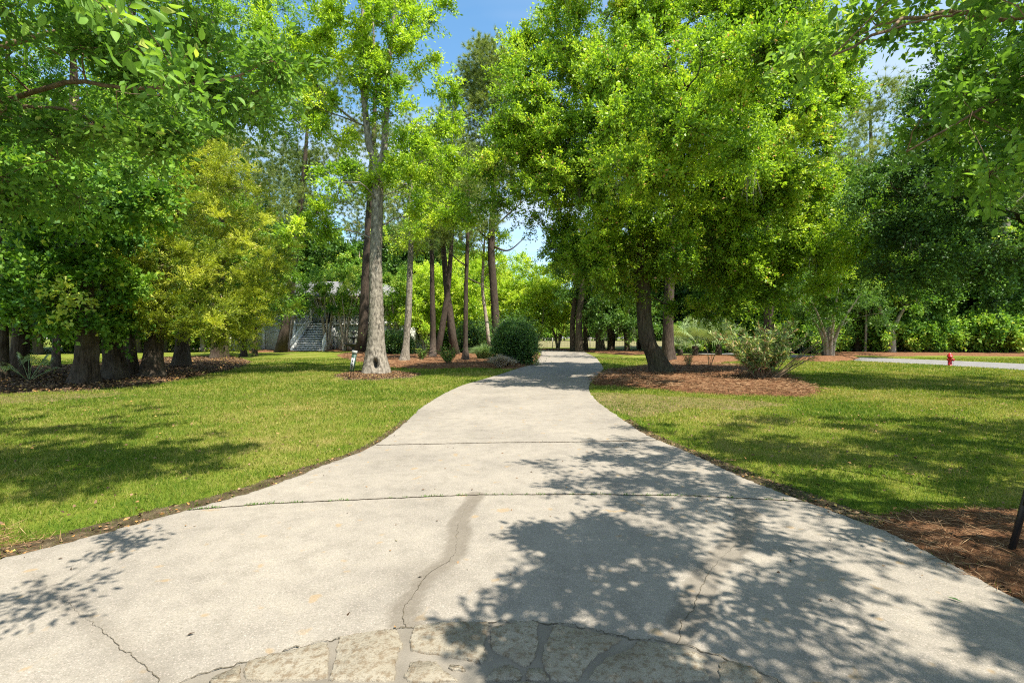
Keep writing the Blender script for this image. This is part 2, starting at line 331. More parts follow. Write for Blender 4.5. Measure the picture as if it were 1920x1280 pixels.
def trunk_geo(path, rad, segs=28, rings=60, flare=0, fh=.6, lobes=6, bumps=.05, hole=None, sd=0):
    """path: local points, rad: radius per point"""
    PR = np.concatenate([np.asarray(path, float), np.asarray(rad, float)[:, None]], 1); Q = spline(PR, rings)
    rg = np.random.default_rng(sd); a = np.arange(segs)*2*math.pi/segs; ph = rg.random(6)*6.28
    h = Q[:, 2]-Q[0, 2]; r = np.maximum(Q[:, 3], .004)[:, None]
    lob = .5+.5*np.cos(lobes*a+ph[0]+.8*np.sin(2*a+ph[1]))
    fl = flare*np.exp(-h/fh)[:, None]*(.35+.9*lob[None]**1.3)
    nz = bumps*(np.sin(3*a[None]+h[:, None]*1.3+ph[2])+.7*np.sin(7*a[None]-h[:, None]*2.1+ph[3])+.5*rg.normal(size=(rings, segs)))
    r = r*(1+fl+nz)
    if hole:
        az, hz, wa, wz, dep = hole
        da = (a-az+math.pi) % (2*math.pi)-math.pi
        e = np.sqrt((da[None]/wa)**2+((h[:, None]-hz)/wz)**2); r = r*(1-dep*np.clip(1.5-1.25*e, 0, 1)+.06*np.exp(-((e-1.5)/.35)**2))
    V = np.stack([Q[:, 0:1]+r*np.cos(a), Q[:, 1:2]+r*np.sin(a), np.repeat(Q[:, 2:3], segs, 1)], -1)
    i = np.arange(rings-1)[:, None]*segs; j = np.arange(segs)[None]; j2 = (j+1) % segs
    return V.reshape(-1, 3), np.stack([i+j, i+j2, i+segs+j2, i+segs+j], -1).reshape(-1, 4), Q
def merge(parts):
    V = []; Fq = []; o_ = 0
    for v_, f_ in parts:
        if len(v_) == 0: continue
        V.append(v_); Fq.append(f_+o_); o_ += len(v_)
    return np.concatenate(V), Fq
def moss_strands(C, n, ln=.7, w=.018):
    P = np.repeat(C, n, 0)+RNG.normal(size=(len(C)*n, 3))*np.array([.10, .10, .12]); V = []
    D = norm(RNG.normal(size=P.shape)*.16-UP)
    return cards(P, D, ln*(.3+.9*RNG.random(len(P))), w, np.clip(RNG.random(len(P)), 0, 1), 0, .1, .4)
def make_tree(name, label, cat, base, stems, blobs, mat, bark, fol, group=None, flare=0, fh=.6, lobes=6, segs=22, rings=50,
              hole=None, twigs=0, moss=None, rmin=.012, k0=.013, sd=1, bumps=.05, limbs=(), holelabel=None):
    """stems: list of (points, radii) in world coordinates, blobs: world centres"""
    b = np.array([base[0], base[1], 0.]); root = empty(name, b, label, cat, group)
    parts = []; nodes = []; rads = []
    for k, (pts, rr) in enumerate(stems):
        V, Fc, Q = trunk_geo(np.array(pts)-b, rr, segs if k == 0 else 12, rings if k == 0 else 30, flare if k == 0 else 0, fh, lobes, bumps, hole if k == 0 else None, sd+k)
        parts.append((V, Fc))
        lo = .25 if k == 0 else 0.05
        for q in Q[int(len(Q)*lo)::3]: nodes.append(q[:3]); rads.append(q[3])
    V, Fq = merge(parts); mesh_obj('trunk', V, Fq, bark, root, smooth=True)
    lp = []
    for pts, r0, r1 in limbs:
        Q = spline(np.array(pts)-b, 14); rr = np.linspace(r0, r1, 14); lp.append(tube(Q, rr, 8))
        for q, r_ in zip(Q[1:], rr[1:]): nodes.append(q); rads.append(r_)
    C, O = clumps_in([(np.array(x[0])-b, *x[1:]) for x in blobs])
    lp.append(limb_system(nodes, rads, C, rmin, k0))
    V, Fc, T, tw = foliage(C, O, **fol)
    if twigs: lp.append(twig_ribbons(tw[0], tw[1], twigs))
    Vb, Fb = merge(lp)
    if len(Vb): mesh_obj('branches', Vb, Fb, bark, root, smooth=True)
    mesh_obj('crown', V, Fc, mat, root, {'v': T})
    if moss:
        k, n, ln = moss[:3]; idx = RNG.choice(len(C), k, replace=False)
        if len(moss) > 3: idx = np.argsort(np.linalg.norm((C+b)[:, [0, 2]]-np.array(moss[3]), axis=1))[:k]
        for q in idx:
            V, Fc, T = moss_strands(C[q:q+1]-UP*.15, n, ln*(.6+.8*RNG.random())); mesh_obj('hanging_moss', V, Fc, M_moss, root, {'v': T})
    return root
def copy_tree(o, loc, rz, s, label, group=None):
    r = o.copy(); COL.objects.link(r); r.location = tuple(loc); r.rotation_euler = (0, 0, rz); r.scale = (s, s, s)
    r['label'] = label
    if group: r['group'] = group
    for ch in list(o.children):
        c = ch.copy(); COL.objects.link(c); c.parent = r
    return r
def B(px, py, Y, rx, ry, rz, k, sh=4.5): return (W(px, py, Y), (rx, ry, rz), k, sh)
# ------------------------------------------------------------------ the setting
LE = [(0,1055),(200,1003),(345,962),(480,925),(560,895),(620,870),(690,845),(735,815),(765,790),(790,765),(830,740),(870,722),(930,705),(975,690),(1003,682),(1014,666),(1013,660),(1004,657)]
RE = [(1920,1140),(1760,1050),(1640,990),(1510,945),(1390,898),(1290,850),(1215,820),(1170,790),(1120,755),(1104,735),(1104,729),(1107,717),(1124,701),(1132,692),(1128,684),(1118,671),(1096,660),(1073,657)]
LW = sorted([G(*p)[::-1] for p in LE]); RW = sorted([G(*p)[::-1] for p in RE])
LW = [(-6, -9.5), (0, -7.2), (2.0, -5.6), (2.9, -4.35)]+LW; RW = [(-6, 9.5), (0, 6.2), (1.6, 4.4), (2.3, 3.65)]+RW
ly, lx = np.array(LW).T; ry, rx = np.array(RW).T
def XL(y): return np.interp(y, ly, lx)
def XR(y): return np.interp(y, ry, rx)
_yy = np.linspace(-6, ly[-1], 3000)
def sm(f, k=.035):      # light smoothing of a traced edge, stronger far away
    v = f(_yy); o_ = v.copy()
    for i, y in enumerate(_yy):
        w_ = max(.25, k*y*1.3); a_ = np.searchsorted(_yy, y-w_); b_ = np.searchsorted(_yy, y+w_)+1; o_[i] = v[a_:b_].mean()
    return o_
_l, _r = sm(XL), sm(XR)
def XL(y): return np.interp(y, _yy, _l)
def XR(y): return np.interp(y, _yy, _r)
def poly_d(x, y, poly):
    p = np.asarray(poly, float); d = np.full(np.shape(x), 1e9)
    for i in range(len(p)):
        a_, b_ = p[i-1], p[i]; ab = b_-a_; t_ = np.clip(((x-a_[0])*ab[0]+(y-a_[1])*ab[1])/max(ab@ab, 1e-9), 0, 1)
        d = np.minimum(d, np.hypot(x-a_[0]-t_*ab[0], y-a_[1]-t_*ab[1]))
    return d
def vnoise(x, y, s, seed=0):      # cheap smooth noise
    r_ = np.random.default_rng(seed); o_ = 0
    for k in range(6):
        a_, b_, c_ = r_.normal(size=3); o_ = o_+np.sin((a_*x+b_*y)*s*(1+.4*k)+c_*6)
    return o_/6
# ground, driveway
g = np.array([-300, -120, -60, -30, -15, 0, 15, 30, 60, 120, 300.]); gx, gy = np.meshgrid(g, g+40)
i, j = np.meshgrid(range(10), range(10)); q = (j*11+i).ravel()
tag(mesh_obj('ground', np.stack([gx.ravel(), gy.ravel(), gx.ravel()*0], 1), np.stack([q, q+1, q+12, q+11], 1), M_lawn), kind='structure')
crack1 = [(893,932),(872,960),(860,990),(855,1040),(842,1060),(804,1083),(790,1100),(775,1125),(758,1147),(754,1167),(762,1185)]
crack2 = [(1398,965),(1398,1000),(1375,1033),(1333,1075),(1315,1108),(1300,1155),(1277,1175),(1276,1205),(1268,1218)]
crack3 = [(60,1085),(110,1125),(150,1160),(195,1195),(225,1225),(270,1260),(300,1290)]
cw = [[G(*p) for p in c] for c in (crack1, crack2, crack3)]
ys = np.concatenate([np.arange(-6, 1.8, .3), np.arange(1.8, 6.5, .035), np.arange(6.5, 14, .12), np.arange(14, ly[-1], .5)])
nc = 200; u = np.linspace(0, 1, nc); YY = np.repeat(ys[:, None], nc, 1)
jl = .018*vnoise(ys, ys*0, 9, 3)+.01*RNG.normal(size=len(ys)); jr = .018*vnoise(ys, ys*0, 9, 4)+.01*RNG.normal(size=len(ys))
XX = (XL(ys)+jl)[:, None]*(1-u)+(XR(ys)+jr)[:, None]*u
ZZ = .030+0*XX; ZZ[:, 0] = ZZ[:, -1] = -.01; ZZ[:, 1] = ZZ[:, -2] = .024
XX[:, 1] = XX[:, 0]+.004; XX[:, -2] = XX[:, -1]-.004; XX[:, 2] = XX[:, 0]+.02; XX[:, -3] = XX[:, -1]-.02
stain = np.zeros(XX.shape)
for k, (c, wd, st_) in enumerate(zip(cw, (.085, .10, .06), (.75, .62, .3))):
    c2 = [p for p in c]; d = np.full(XX.shape, 1e9)
    for a_, b_ in zip(c2[:-1], c2[1:]):
        a_, b_ = np.array(a_), np.array(b_); ab = b_-a_; t_ = np.clip(((XX-a_[0])*ab[0]+(YY-a_[1])*ab[1])/(ab@ab), 0, 1)
        d = np.minimum(d, np.hypot(XX-a_[0]-t_*ab[0], YY-a_[1]-t_*ab[1]))
    wv = wd*(1+.45*vnoise(XX, YY, 5, 20+k)); stain = np.maximum(stain, st_*np.clip((wv-d)/(.03)+.5, 0, 1)*(.8+.2*vnoise(XX, YY, 30, 5)))
c_ = G(800, 1085); stain = np.maximum(stain, .22*np.clip(1.4-np.hypot((XX-c_[0])/.22, (YY-c_[1])/.22)*(1+.3*vnoise(XX, YY, 8, 8)), 0, 1)**.5)
stain = np.maximum(stain, .3*np.clip(vnoise(XX, YY, .9, 31)-.25, 0, 1)*np.clip(vnoise(XX, YY, 9, 33)+.8, 0, 1))
nr = len(ys); i = np.arange(nr-1)[:, None]*nc; j = np.arange(nc-1)[None]
tag(mesh_obj('driveway', np.stack([XX, YY, ZZ], -1).reshape(-1, 3), np.stack([i+j, i+j+1, i+nc+j+1, i+nc+j], -1).reshape(-1, 4), M_conc, attrs={'stain': stain.ravel()}), kind='structure')
def strip(name, pts, wfun, z, mat, parent=None, step=.02, jit=.006, seed=0):
    rg = np.random.default_rng(seed); P = np.array(pts, float); d = np.concatenate([[0], np.cumsum(np.hypot(*np.diff(P, axis=0).T))])
    n = max(8, int(d[-1]/step)); s = np.linspace(0, d[-1], n); x = np.interp(s, d, P[:, 0]); y = np.interp(s, d, P[:, 1])
    jj = rg.normal(size=(n, 2)); jj = (jj+np.roll(jj, 1, 0)+np.roll(jj, 2, 0))*jit; x = x+jj[:, 0]; y = y+jj[:, 1]
    T_ = norm(np.gradient(np.stack([x, y], 1), axis=0)); w_ = wfun(s/d[-1], rg)/2
    V = np.concatenate([np.stack([x-T_[:, 1]*w_, y+T_[:, 0]*w_, 0*x+z], 1), np.stack([x+T_[:, 1]*w_, y-T_[:, 0]*w_, 0*x+z], 1)])
    i = np.arange(n-1); return mesh_obj(name, V, np.stack([i, i+1, i+n+1, i+n], 1), mat, parent)
joint1 = [G(*p) for p in [(352,962),(500,950),(700,941),(880,933),(1100,932),(1300,935),(1515,946)]]
joint2 = [G(*p) for p in [(706,838),(850,835),(950,833),(1080,832),(1232,829)]]
joint3 = [G(*p) for p in [(778,778),(950,775),(1145,774)]]
tag(strip('driveway_joint', joint1, lambda s, r: .011+.010*r.random(len(s)), .034, M_jointdirt, seed=1, jit=.0022), kind='structure')
tag(strip('driveway_joint', joint2, lambda s, r: .014+.02*r.random(len(s)), .034, M_jointdirt, seed=2, jit=.002), kind='structure')
for k, c in enumerate(cw):
    tag(strip('driveway_crack', c, (lambda s, r: .0005+.003*np.abs(np.sin(s*17+1))*r.random(len(s))*(s > .3)+.002*(s > .62)), .0345, M_crack, seed=10+k, step=.012, jit=.0025), kind='structure')
# stone paving at the bottom edge
arc_px = [(300,1310),(370,1280),(470,1250),(540,1231),(620,1213),(700,1197),(760,1188),(850,1180),(960,1176),(1040,1179),(1110,1190),(1180,1210),(1230,1213),(1290,1224),(1350,1243),(1420,1270),(1480,1300)]
arc = [G(*p) for p in arc_px]; inner = [(x*1.25, .9) for x in (1.6, .8, 0, -.8, -1.7)]
poly = [(-2.6, 1.2)]+arc+[(2.4, 1.2)]+inner[::1]
ctr = np.array([0, 1.5]); V = [(p[0], p[1], .0345) for p in poly]
tag(mesh_obj('stone_paving', V, [tuple(range(len(V)))[::-1]], M_mortar), kind='structure'); paving = bpy.data.objects['stone_paving']
tag(strip('driveway_crack', arc, lambda s, r: .003+.009*r.random(len(s))*np.abs(np.sin(s*23)), .0385, M_crack, seed=44, step=.012, jit=.004), kind='structure')
stones = [[(461,1256),(540,1236),(614,1218),(612,1286),(461,1290)], [(636,1208),(690,1198),(742,1193),(757,1223),(745,1240),(738,1290),(617,1290),(630,1242)],
 [(777,1187),(838,1180),(917,1181),(908,1217),(912,1242),(904,1256),(858,1248),(771,1233),(769,1210)],
 [(923,1190),(967,1179),(1008,1180),(1006,1195),(1010,1212),(1002,1250),(983,1265),(950,1246),(921,1229),(919,1205)],
 [(1040,1183),(1075,1190),(1167,1210),(1133,1233),(1100,1262),(1083,1290),(1033,1290),(1015,1250),(1021,1221),(1033,1200)],
 [(1200,1214),(1262,1224),(1308,1238),(1329,1250),(1321,1262),(1325,1292),(1104,1292),(1133,1250),(1187,1225)],
 [(1350,1258),(1375,1256),(1417,1272),(1429,1295),(1352,1295)], [(769,1257),(817,1255),(825,1268),(858,1292),(762,1292)],
 [(842,1261),(867,1265),(873,1273),(846,1270)], [(912,1290),(929,1270),(958,1261),(977,1275),(975,1290)], [(991,1268),(1017,1270),(1029,1290),(987,1290)], [(400,1284),(450,1264),(449,1292),(395,1296)]]
stw = [[G(*p) for p in s] for s in stones]
for k in range(9):      # the rows below the picture
    x0 = -2.0+k*.46; q = [(x0+.03, 1.62), (x0+.22, 1.58), (x0+.40, 1.63), (x0+.43, 1.95), (x0+.38, 2.2), (x0+.2, 2.23), (x0+.02, 2.18), (x0-.01, 1.9)]
    stw.append([(a_+.02*math.sin(7*b_+k), b_+.03*math.sin(5*a_+k*2)) for a_, b_ in q])
for k, s in enumerate(stw):
    P = np.array(s); n0 = len(P); Q = []
    for a_ in range(n0):
        p0, p1, p2, p3 = P[a_-1], P[a_], P[(a_+1) % n0], P[(a_+2) % n0]
        for t_ in np.arange(0, 1, .125):
            Q.append(.5*((2*p1)+(-p0+p2)*t_+(2*p0-5*p1+4*p2-p3)*t_**2+(-p0+3*p1-3*p2+p3)*t_**3)*.35+.65*(p1*(1-t_)+p2*t_))
    Q = np.array(Q)+RNG.normal(size=(len(Q), 2))*.0035; c = Q.mean(0); n = len(Q); V = []; h_ = .0415+.005*RNG.random()
    for f_, z_ in ((1, .030), (.985, h_-.001), (.955, h_+.002)): V += [(c[0]+(a_-c[0])*f_, c[1]+(b_-c[1])*f_, z_+(RNG.normal()*.0006 if f_ < .98 else 0)) for a_, b_ in Q]
    for a_ in range(2*n, 3*n): V[a_] = (*V[a_][:2], h_+.002)
    Fc = [(r_*n+a_, r_*n+(a_+1) % n, (r_+1)*n+(a_+1) % n, (r_+1)*n+a_) for r_ in range(2) for a_ in range(n)]+[tuple(range(2*n, 3*n))]
    mesh_obj('flagstone', V, Fc, M_stone, paving)
# road on the right, far path, meadow
def sheet(name, P, z, mat, kind='structure'):
    return tag(mesh_obj(name, [(x, y, z) for x, y in P], [tuple(range(len(P)))], mat), kind=kind)
sheet('road', [G(1240,662),G(1400,665.5),G(1575,675),G(1750,684),G(1920,694),(60,16),(66,20),G(1920,682),G(1750,674.5),G(1575,668.5),G(1400,661),G(1240,658.5)], .006, M_road)
sheet('path', [G(770,668),G(905,670),G(905,664),G(770,662.5)], .05, M_conc)
sheet('path', [G(300,654.5),G(400,654.5),G(400,652.6),G(300,652.6)], .05, M_conc)
sheet('meadow', [(-2, 70), (60, 70), (90, 185), (-30, 185)], .012, M_meadow)
def bed(name, poly, mat, mound=.08, step=None, kind='structure', rough=.02, edge=.5, z0=-.012):
    p = np.array(poly); x0, y0 = p.min(0); x1, y1 = p.max(0); step = step or max(.03, (x1-x0)/260)
    xs = np.arange(x0, x1+step, step); ys_ = np.arange(y0, y1+step, step); X, Y = np.meshgrid(xs, ys_)
    ins = inpoly(X, Y, poly); d = poly_d(X, Y, poly); d = np.where(ins, d, -d)
    H = mound*(1-np.exp(-np.maximum(d, 0)/edge))+.012+np.minimum(d, 0)*.15+rough*(vnoise(X, Y, 6, 7)+.6*vnoise(X, Y, 17, 8))*np.clip(d/.2+.3, .1, 1)+rough*.4*RNG.normal(size=X.shape)
    H = np.maximum(H, z0); n_ = len(xs); i, j = np.meshgrid(np.arange(len(xs)-1), np.arange(len(ys_)-1)); q = (j*n_+i).ravel()
    dd = (d[:-1, :-1] > -step*3).ravel(); q = q[dd]
    return tag(mesh_obj(name, np.stack([X, Y, H], -1).reshape(-1, 3), np.stack([q, q+1, q+n_+1, q+n_], 1), mat, smooth=True), kind=kind)
def wob(px, n=8, a=.12):
    P = [G(*p) for p in px]; o_ = []
    for k in range(len(P)):
        p, q = np.array(P[k]), np.array(P[(k+1) % len(P)])
        for t_ in np.arange(n)/n: o_.append(p*(1-t_)+q*t_+RNG.normal(size=2)*a*.5)
    return o_
bedA = wob([(625,706),(660,699),(700,696),(745,699),(790,704),(760,710),(700,713),(650,712)])
bedB = wob([(632,666),(660,662),(700,661),(760,660),(1000,660),(1012,668),(1004,680),(985,688),(965,693),(880,690),(800,692),(745,690),(700,684),(660,676)])
bedC = wob([(1108,716),(1122,703),(1140,697),(1180,693),(1240,683),(1290,680),(1330,684),(1400,688),(1440,697),(1490,712),(1545,735),(1510,744),(1440,742),(1380,741),(1300,737),(1220,729),(1150,724),(1112,722)])
bedD = wob([(1232,672),(1290,666),(1380,668),(1392,676),(1330,682),(1262,682)], 6)
bedE = wob([(1485,675),(1560,669),(1610,671),(1590,677),(1540,679)], 5)
bedF = [(XR(4.15)-.02, 4.15),(3.3,4.35),(3.9,4.55),(4.7,4.6),(6.5,4.4),(7.5,2.0),(4.6,1.5),(XR(2.0)-.02,2.0),(XR(2.5)-.02,2.5),(XR(3.0)-.02,3.0),(XR(3.6)-.02,3.6)]
bedL = wob([(-150,742),(0,739),(100,735),(170,733),(250,726),(330,714),(400,700),(450,690),(470,680),(440,668),(400,668),(300,672),(180,684),(0,690),(-200,690)], 8, .2)
bedH = wob([(470,661),(560,658.5),(700,658),(760,657),(760,655),(470,655)], 4)
bedR = wob([(1180,659.5),(1240,661.5),(1180,666),(1100,660),(1050,657.3),(1000,656.8),(1000,655.5),(1100,655.6)], 5)
bedQ = wob([(1550,666),(1700,667.5),(1760,666.5),(1920,668),(2400,668),(2400,660),(1500,660)], 6, .3)
bed('wood_chip_bed', bedA, M_chips, .09, .05); bed('pine_straw_bed', bedB, M_straw, .12, .09, rough=.03)
bed('pine_straw_bed', bedC, M_straw, .14, .06, rough=.035, edge=.9); bed('pine_straw_bed', bedD, M_straw, .16, .08); bed('pine_straw_bed', bedE, M_straw, .3, .08)
bed('pine_straw_bed', bedF, M_straw, .055, .03, rough=.012, edge=.25)
bed('leaf_litter_bed', bedL, M_litter, .06, .1, rough=.03); bed('pine_straw_bed', bedH, M_straw, .1, .2); bed('pine_straw_bed', bedR, M_straw, .15, .2); bed('leaf_litter_bed', bedQ, M_straw, .18, .25)
yl = np.arange(2.2, 9.5, .1)
soilL = [(XL(y)+.02, y) for y in yl]+[(XL(y)-(.06+.34*max(0, 1-(y-2.4)/4.0))*(1+.5*vnoise(np.array(y), 0, 4, 2))-.03, y+.1) for y in yl[::-1]]
soilR = [(XR(y)-.02, y) for y in yl]+[(XR(y)+(.10+.2*max(0, 1-(y-3)/4))*(1+.5*vnoise(np.array(y), 0, 4, 9))+.03, y+.1) for y in yl[::-1]]
bed('soil_edge', soilL, M_dirt, .012, .04, rough=.008, edge=.1); bed('soil_edge', soilR, M_dirt, .012, .04, rough=.008, edge=.1)
M_dry = ground_mat('dry_turf', (.10, .085, .03), (.22, .175, .075), (.34, .27, .13), 7, 45)
bed('dry_lawn_patch', wob([(1112,736),(1180,738),(1300,745),(1420,752),(1470,758),(1380,768),(1290,764),(1200,782),(1150,768),(1118,752)], 5), M_dry, .004, .05, rough=.004, edge=.2)
bed('dry_lawn_patch', wob([(-60,744),(60,741),(170,738),(230,735),(200,743),(100,752),(0,757),(-60,760)], 5), M_dry, .004, .06, rough=.004, edge=.2)
BEDS = [bedA, bedB, bedC, bedD, bedE, bedF, bedL]
# ------------------------------------------------------------------ ground cover
def lawn_pts(n, y0, y1, margin=1.12):
    y = np.sqrt(RNG.random(n)*(y1**2-y0**2)+y0**2) if y0 > 0 else RNG.random(n)*y1
    x = (RNG.random(n)*2-1)*margin*(y+.6)
    k = ((x < XL(y)-.015) | (x > XR(y)+.015))
    x, y = x[k], y[k]; keep = np.ones(len(x), bool)
    for b in BEDS:
        p = np.array(b); bb = (x > p[:, 0].min()) & (x < p[:, 0].max()) & (y > p[:, 1].min()) & (y < p[:, 1].max())
        ii = np.where(bb)[0]
        if len(ii):
            z_ = inpoly(x[ii], y[ii], b) & (RNG.random(len(ii)) > (.06 if b is not bedA else .0)) & (poly_d(x[ii], y[ii], b) > .05); keep[ii[z_]] = False
    for s_ in (soilL, soilR):
        ii = np.where(keep & (y < 9.6))[0]; z_ = inpoly(x[ii], y[ii], s_) & (RNG.random(len(ii)) > .5+.45*vnoise(x[ii], y[ii], 5, 77)); keep[ii[z_]] = False
    x, y = x[keep], y[keep]
    bare = vnoise(x, y, 1.1, 40)+.5*vnoise(x, y, 3.3, 41); k = RNG.random(len(x)) < np.clip(1.15-1.3*np.clip(bare-.25, 0, 1), .15, 1)
    road = (y > 22) & (x > 8) & (y > 22+.0*x) & inpoly(x, y, [G(1240,662),G(1400,665.5),G(1575,675),G(1750,684),G(1920,694),(60,16),(66,20),G(1920,682),G(1750,674.5),G(1575,668.5),G(1400,661),G(1240,658.5)])
    k &= ~road; return x[k], y[k]
VV = []; TT = []
for y0, y1, n, h_, w_ in ((2.4, 5.5, 90000, .060, .0065), (5.5, 9, 130000, .062, .0095), (9, 14, 170000, .07, .014), (14, 22, 190000, .08, .024), (22, 36, 170000, .09, .044)):
    x, y = lawn_pts(n, y0, y1); m_ = len(x); P = np.stack([x, y, x*0-.004], 1); tuf = vnoise(x, y, 7, 50)
    D = norm(RNG.normal(size=(m_, 3))*np.array([.55, .55, .15])+UP); hh = h_*(.45+.8*RNG.random(m_))*(1+.35*tuf)
    V, Fc, T = needles(P, D, hh, w_, np.clip(.5+.2*RNG.normal(size=m_), 0, 1)); V[:, 2] = np.maximum(V[:, 2], -.004); VV.append(V); TT.append(T)
V = np.concatenate(VV); tag(mesh_obj('grass', V, np.arange(len(V)).reshape(-1, 3), M_blade, attrs={'v': np.concatenate(TT)}), 'short mown green and straw coloured lawn grass on both sides of the driveway', 'grass', kind='stuff')
def flat_strips(name, pts, n, ln, wd, mat, label, cat, z=.02, zr=.03, seed=3, leaf=False, dens=None):
    rg = np.random.default_rng(seed); p = np.array(pts); x0, y0 = p.min(0); x1, y1 = p.max(0); x = x0+rg.random(n*3)*(x1-x0); y = y0+rg.random(n*3)*(y1-y0)
    k = inpoly(x, y, pts); x, y = x[k][:n], y[k][:n]; d = poly_d(x, y, pts); m_ = len(x); a = rg.random(m_)*6.28
    P = np.stack([x, y, z+zr*rg.random(m_)*np.clip(d/.3, .25, 1)], 1); D = norm(np.stack([np.cos(a), np.sin(a), rg.normal(size=m_)*(.25 if leaf else .12)], 1))
    V, Fc, T = cards(P, D, ln*(.5+.8*rg.random(m_)), wd, rg.random(m_), 1.6, .2 if leaf else .0); V[:, 2] = np.maximum(V[:, 2], .004)
    return tag(mesh_obj(name, V, Fc, mat, attrs={'v': T}), label, cat, kind='stuff')
flat_strips('pine_needles', bedF, 21000, .17, .0042, M_needle, 'thick brown pine straw heaped beside the concrete at the right edge', 'pine straw', .012, .07)
flat_strips('pine_needles', bedC, 26000, .26, .013, M_needle, 'orange pine straw spread under the big leaning oak', 'pine straw', .12, .07, 4)
flat_strips('pine_needles', bedB, 20000, .34, .02, M_needle, 'orange pine straw between the pine trunks and the round clipped bush', 'pine straw', .11, .06, 5)
flat_strips('wood_chips', bedA, 9000, .07, .03, M_deadleaf, 'pale wood chips ringing the hollow flared trunk', 'wood chips', .08, .04, 6, True)
flat_strips('dead_leaves', bedL, 26000, .11, .055, M_deadleaf, 'brown fallen leaves under the row of trees on the left', 'fallen leaves', .05, .07, 7, True)
flat_strips('pine_needles', [(-6,2.4),(-6,4.3),(-4.6,4.25),(-3.9,3.95),(-3.1,3.95),(XL(3.9),3.88),(XL(3.4)-.03,3.4),(XL(3)-.03,3),(XL(2.5),2.4)], 5200, .15, .004, M_needle, 'thin brown pine straw and soil by the concrete in the lower left corner', 'pine straw', .008, .03, 8)
flat_strips('dead_leaves', soilL, 1800, .045, .028, M_deadleaf, 'small orange and brown leaves along the left driveway edge', 'fallen leaves', .02, .02, 9, True)
flat_strips('dead_leaves', soilR, 1500, .045, .028, M_deadleaf, 'small brown leaves along the right driveway edge', 'fallen leaves', .02, .02, 10, True)
flat_strips('dead_leaves', [(-5,2.6),(5,2.6),(1.8,7.5),(-1.6,9)], 85, .035, .018, M_deadleaf, 'tiny leaf scraps scattered on the concrete driveway', 'fallen leaves', .034, .004, 12, True)
flat_strips('dead_leaves', [(XL(3)-.1,3),(XL(5)-.1,5),(XL(8)-.1,8),(XL(13)-.1,13),(-14,15.5),(-12,9),(-5,3)], 700, .05, .03, M_deadleaf, 'scattered brown leaves on the left lawn', 'fallen leaves', .035, .03, 21, True)
flat_strips('dead_leaves', [(XR(4.5)+.1,4.5),(XR(8)+.1,8),(XR(13)+.1,13),(14,14),(12,8),(5,4.6)], 800, .05, .03, M_deadleaf, 'scattered brown leaves on the right lawn', 'fallen leaves', .035, .03, 22, True)
for px, py, ln, wd, a, tone, lab in ((1395,1268,.05,.025,.3,.92,'curled orange leaf lying on the paving near the bottom edge'), (1806,1140,.075,.018,2.3,.0,'narrow dark green leaf lying on the shaded concrete'), (1482,1062,.03,.02,1.,.4,'small brown leaf on shaded concrete right of the cracks')):
    x, y = G(px, py); V, Fc, T = cards(np.array([[x, y, .038]]), np.array([[math.cos(a), math.sin(a), .1]]), ln, wd, np.array([tone]), 3.); V[:, 2] = np.maximum(V[:, 2], .036)
    tag(mesh_obj('fallen_leaf', V-np.array([x, y, .036]), Fc, M_deadleaf if tone > 0 else M_holly, attrs={'v': T+(.5 if tone == 0 else 0)}, loc=(x, y, .036)), lab, 'leaf')
x = np.interp(RNG.random(230)**1, np.linspace(0, 1, 7), [p[0] for p in joint1]); x = x[vnoise(x, x*0, 6, 61) > -.05]; y = np.interp(x, [p[0] for p in joint1], [p[1] for p in joint1])
P = np.repeat(np.stack([x, y, x*0+.033], 1), 4, 0)+RNG.normal(size=(len(x)*4, 3))*np.array([.012, .008, 0]); V, Fc, T = cards(P, norm(RNG.normal(size=P.shape)*.8+UP), .022*(.4+RNG.random(len(P))), .007, .4+.4*RNG.random(len(P)))
tag(mesh_obj('joint_weeds', V, Fc, M_shade, attrs={'v': T}), 'tiny green weeds growing along the nearest concrete joint', 'weeds', kind='stuff')
# ------------------------------------------------------------------ the house behind the trees
HY = 57.0
house = empty('house', (-21, HY, 0), 'white raised cottage with porch railing and wide stairs behind the trees', 'house')
H_wall = simple('cream_wall', (.64, .66, .56), .8, .2, .06, 2); H_white = simple('white_trim', (.88, .88, .84), .6, .3, .05, 3); H_roof = simple('grey_roof', (.20, .20, .20), .9, .1, .2, 8)
H_dark = simple('dark_glass', (.02, .03, .035), .15, .6, .1, 2); H_step = simple('stair_paint', (.60, .61, .55), .7, .2, .08, 5)
def hb(name, boxes, mat, parent=house, loc=(21, -HY, 0), **k):
    m_ = MB()
    for b in boxes: m_.box(*b)
    return m_.build(name, mat, parent, loc=loc, **k)
X0, X1, ZF = -33.0, -12.6, 3.12
hb('base_wall', [(X0, HY, 0, X1, HY+11, ZF-.16)], H_wall)
hb('porch_floor', [(X0-.2, HY-.25, ZF-.16, X1+.2, HY+3, ZF)], H_white)
hb('main_wall', [(X0+.1, HY+3, ZF+.002, X1-.1, HY+10.9, 6.35)], H_wall)
hb('porch_beam', [(X0-.1, HY-.1, 6.05, X1+.1, HY+.2, 6.4)], H_white)
m_ = MB(); e = .9; xa, xb, ya, yb = X0-e, X1+e, HY-e, HY+11+e; ym = (ya+yb)/2
m_.add([(xa, ya, 6.4), (xb, ya, 6.4), (xb, yb, 6.4), (xa, yb, 6.4), (xa+5.5, ym, 8.7), (xb-5.5, ym, 8.7), (xa, ya, 6.25), (xb, ya, 6.25), (xb, yb, 6.25), (xa, yb, 6.25)],
       [(0, 1, 5, 4), (1, 2, 5), (2, 3, 4, 5), (3, 0, 4), (6, 7, 1, 0), (7, 8, 2, 1), (8, 9, 3, 2), (9, 6, 0, 3), (9, 8, 7, 6)]); m_.build('roof', H_roof, house, loc=(21, -HY, 0))
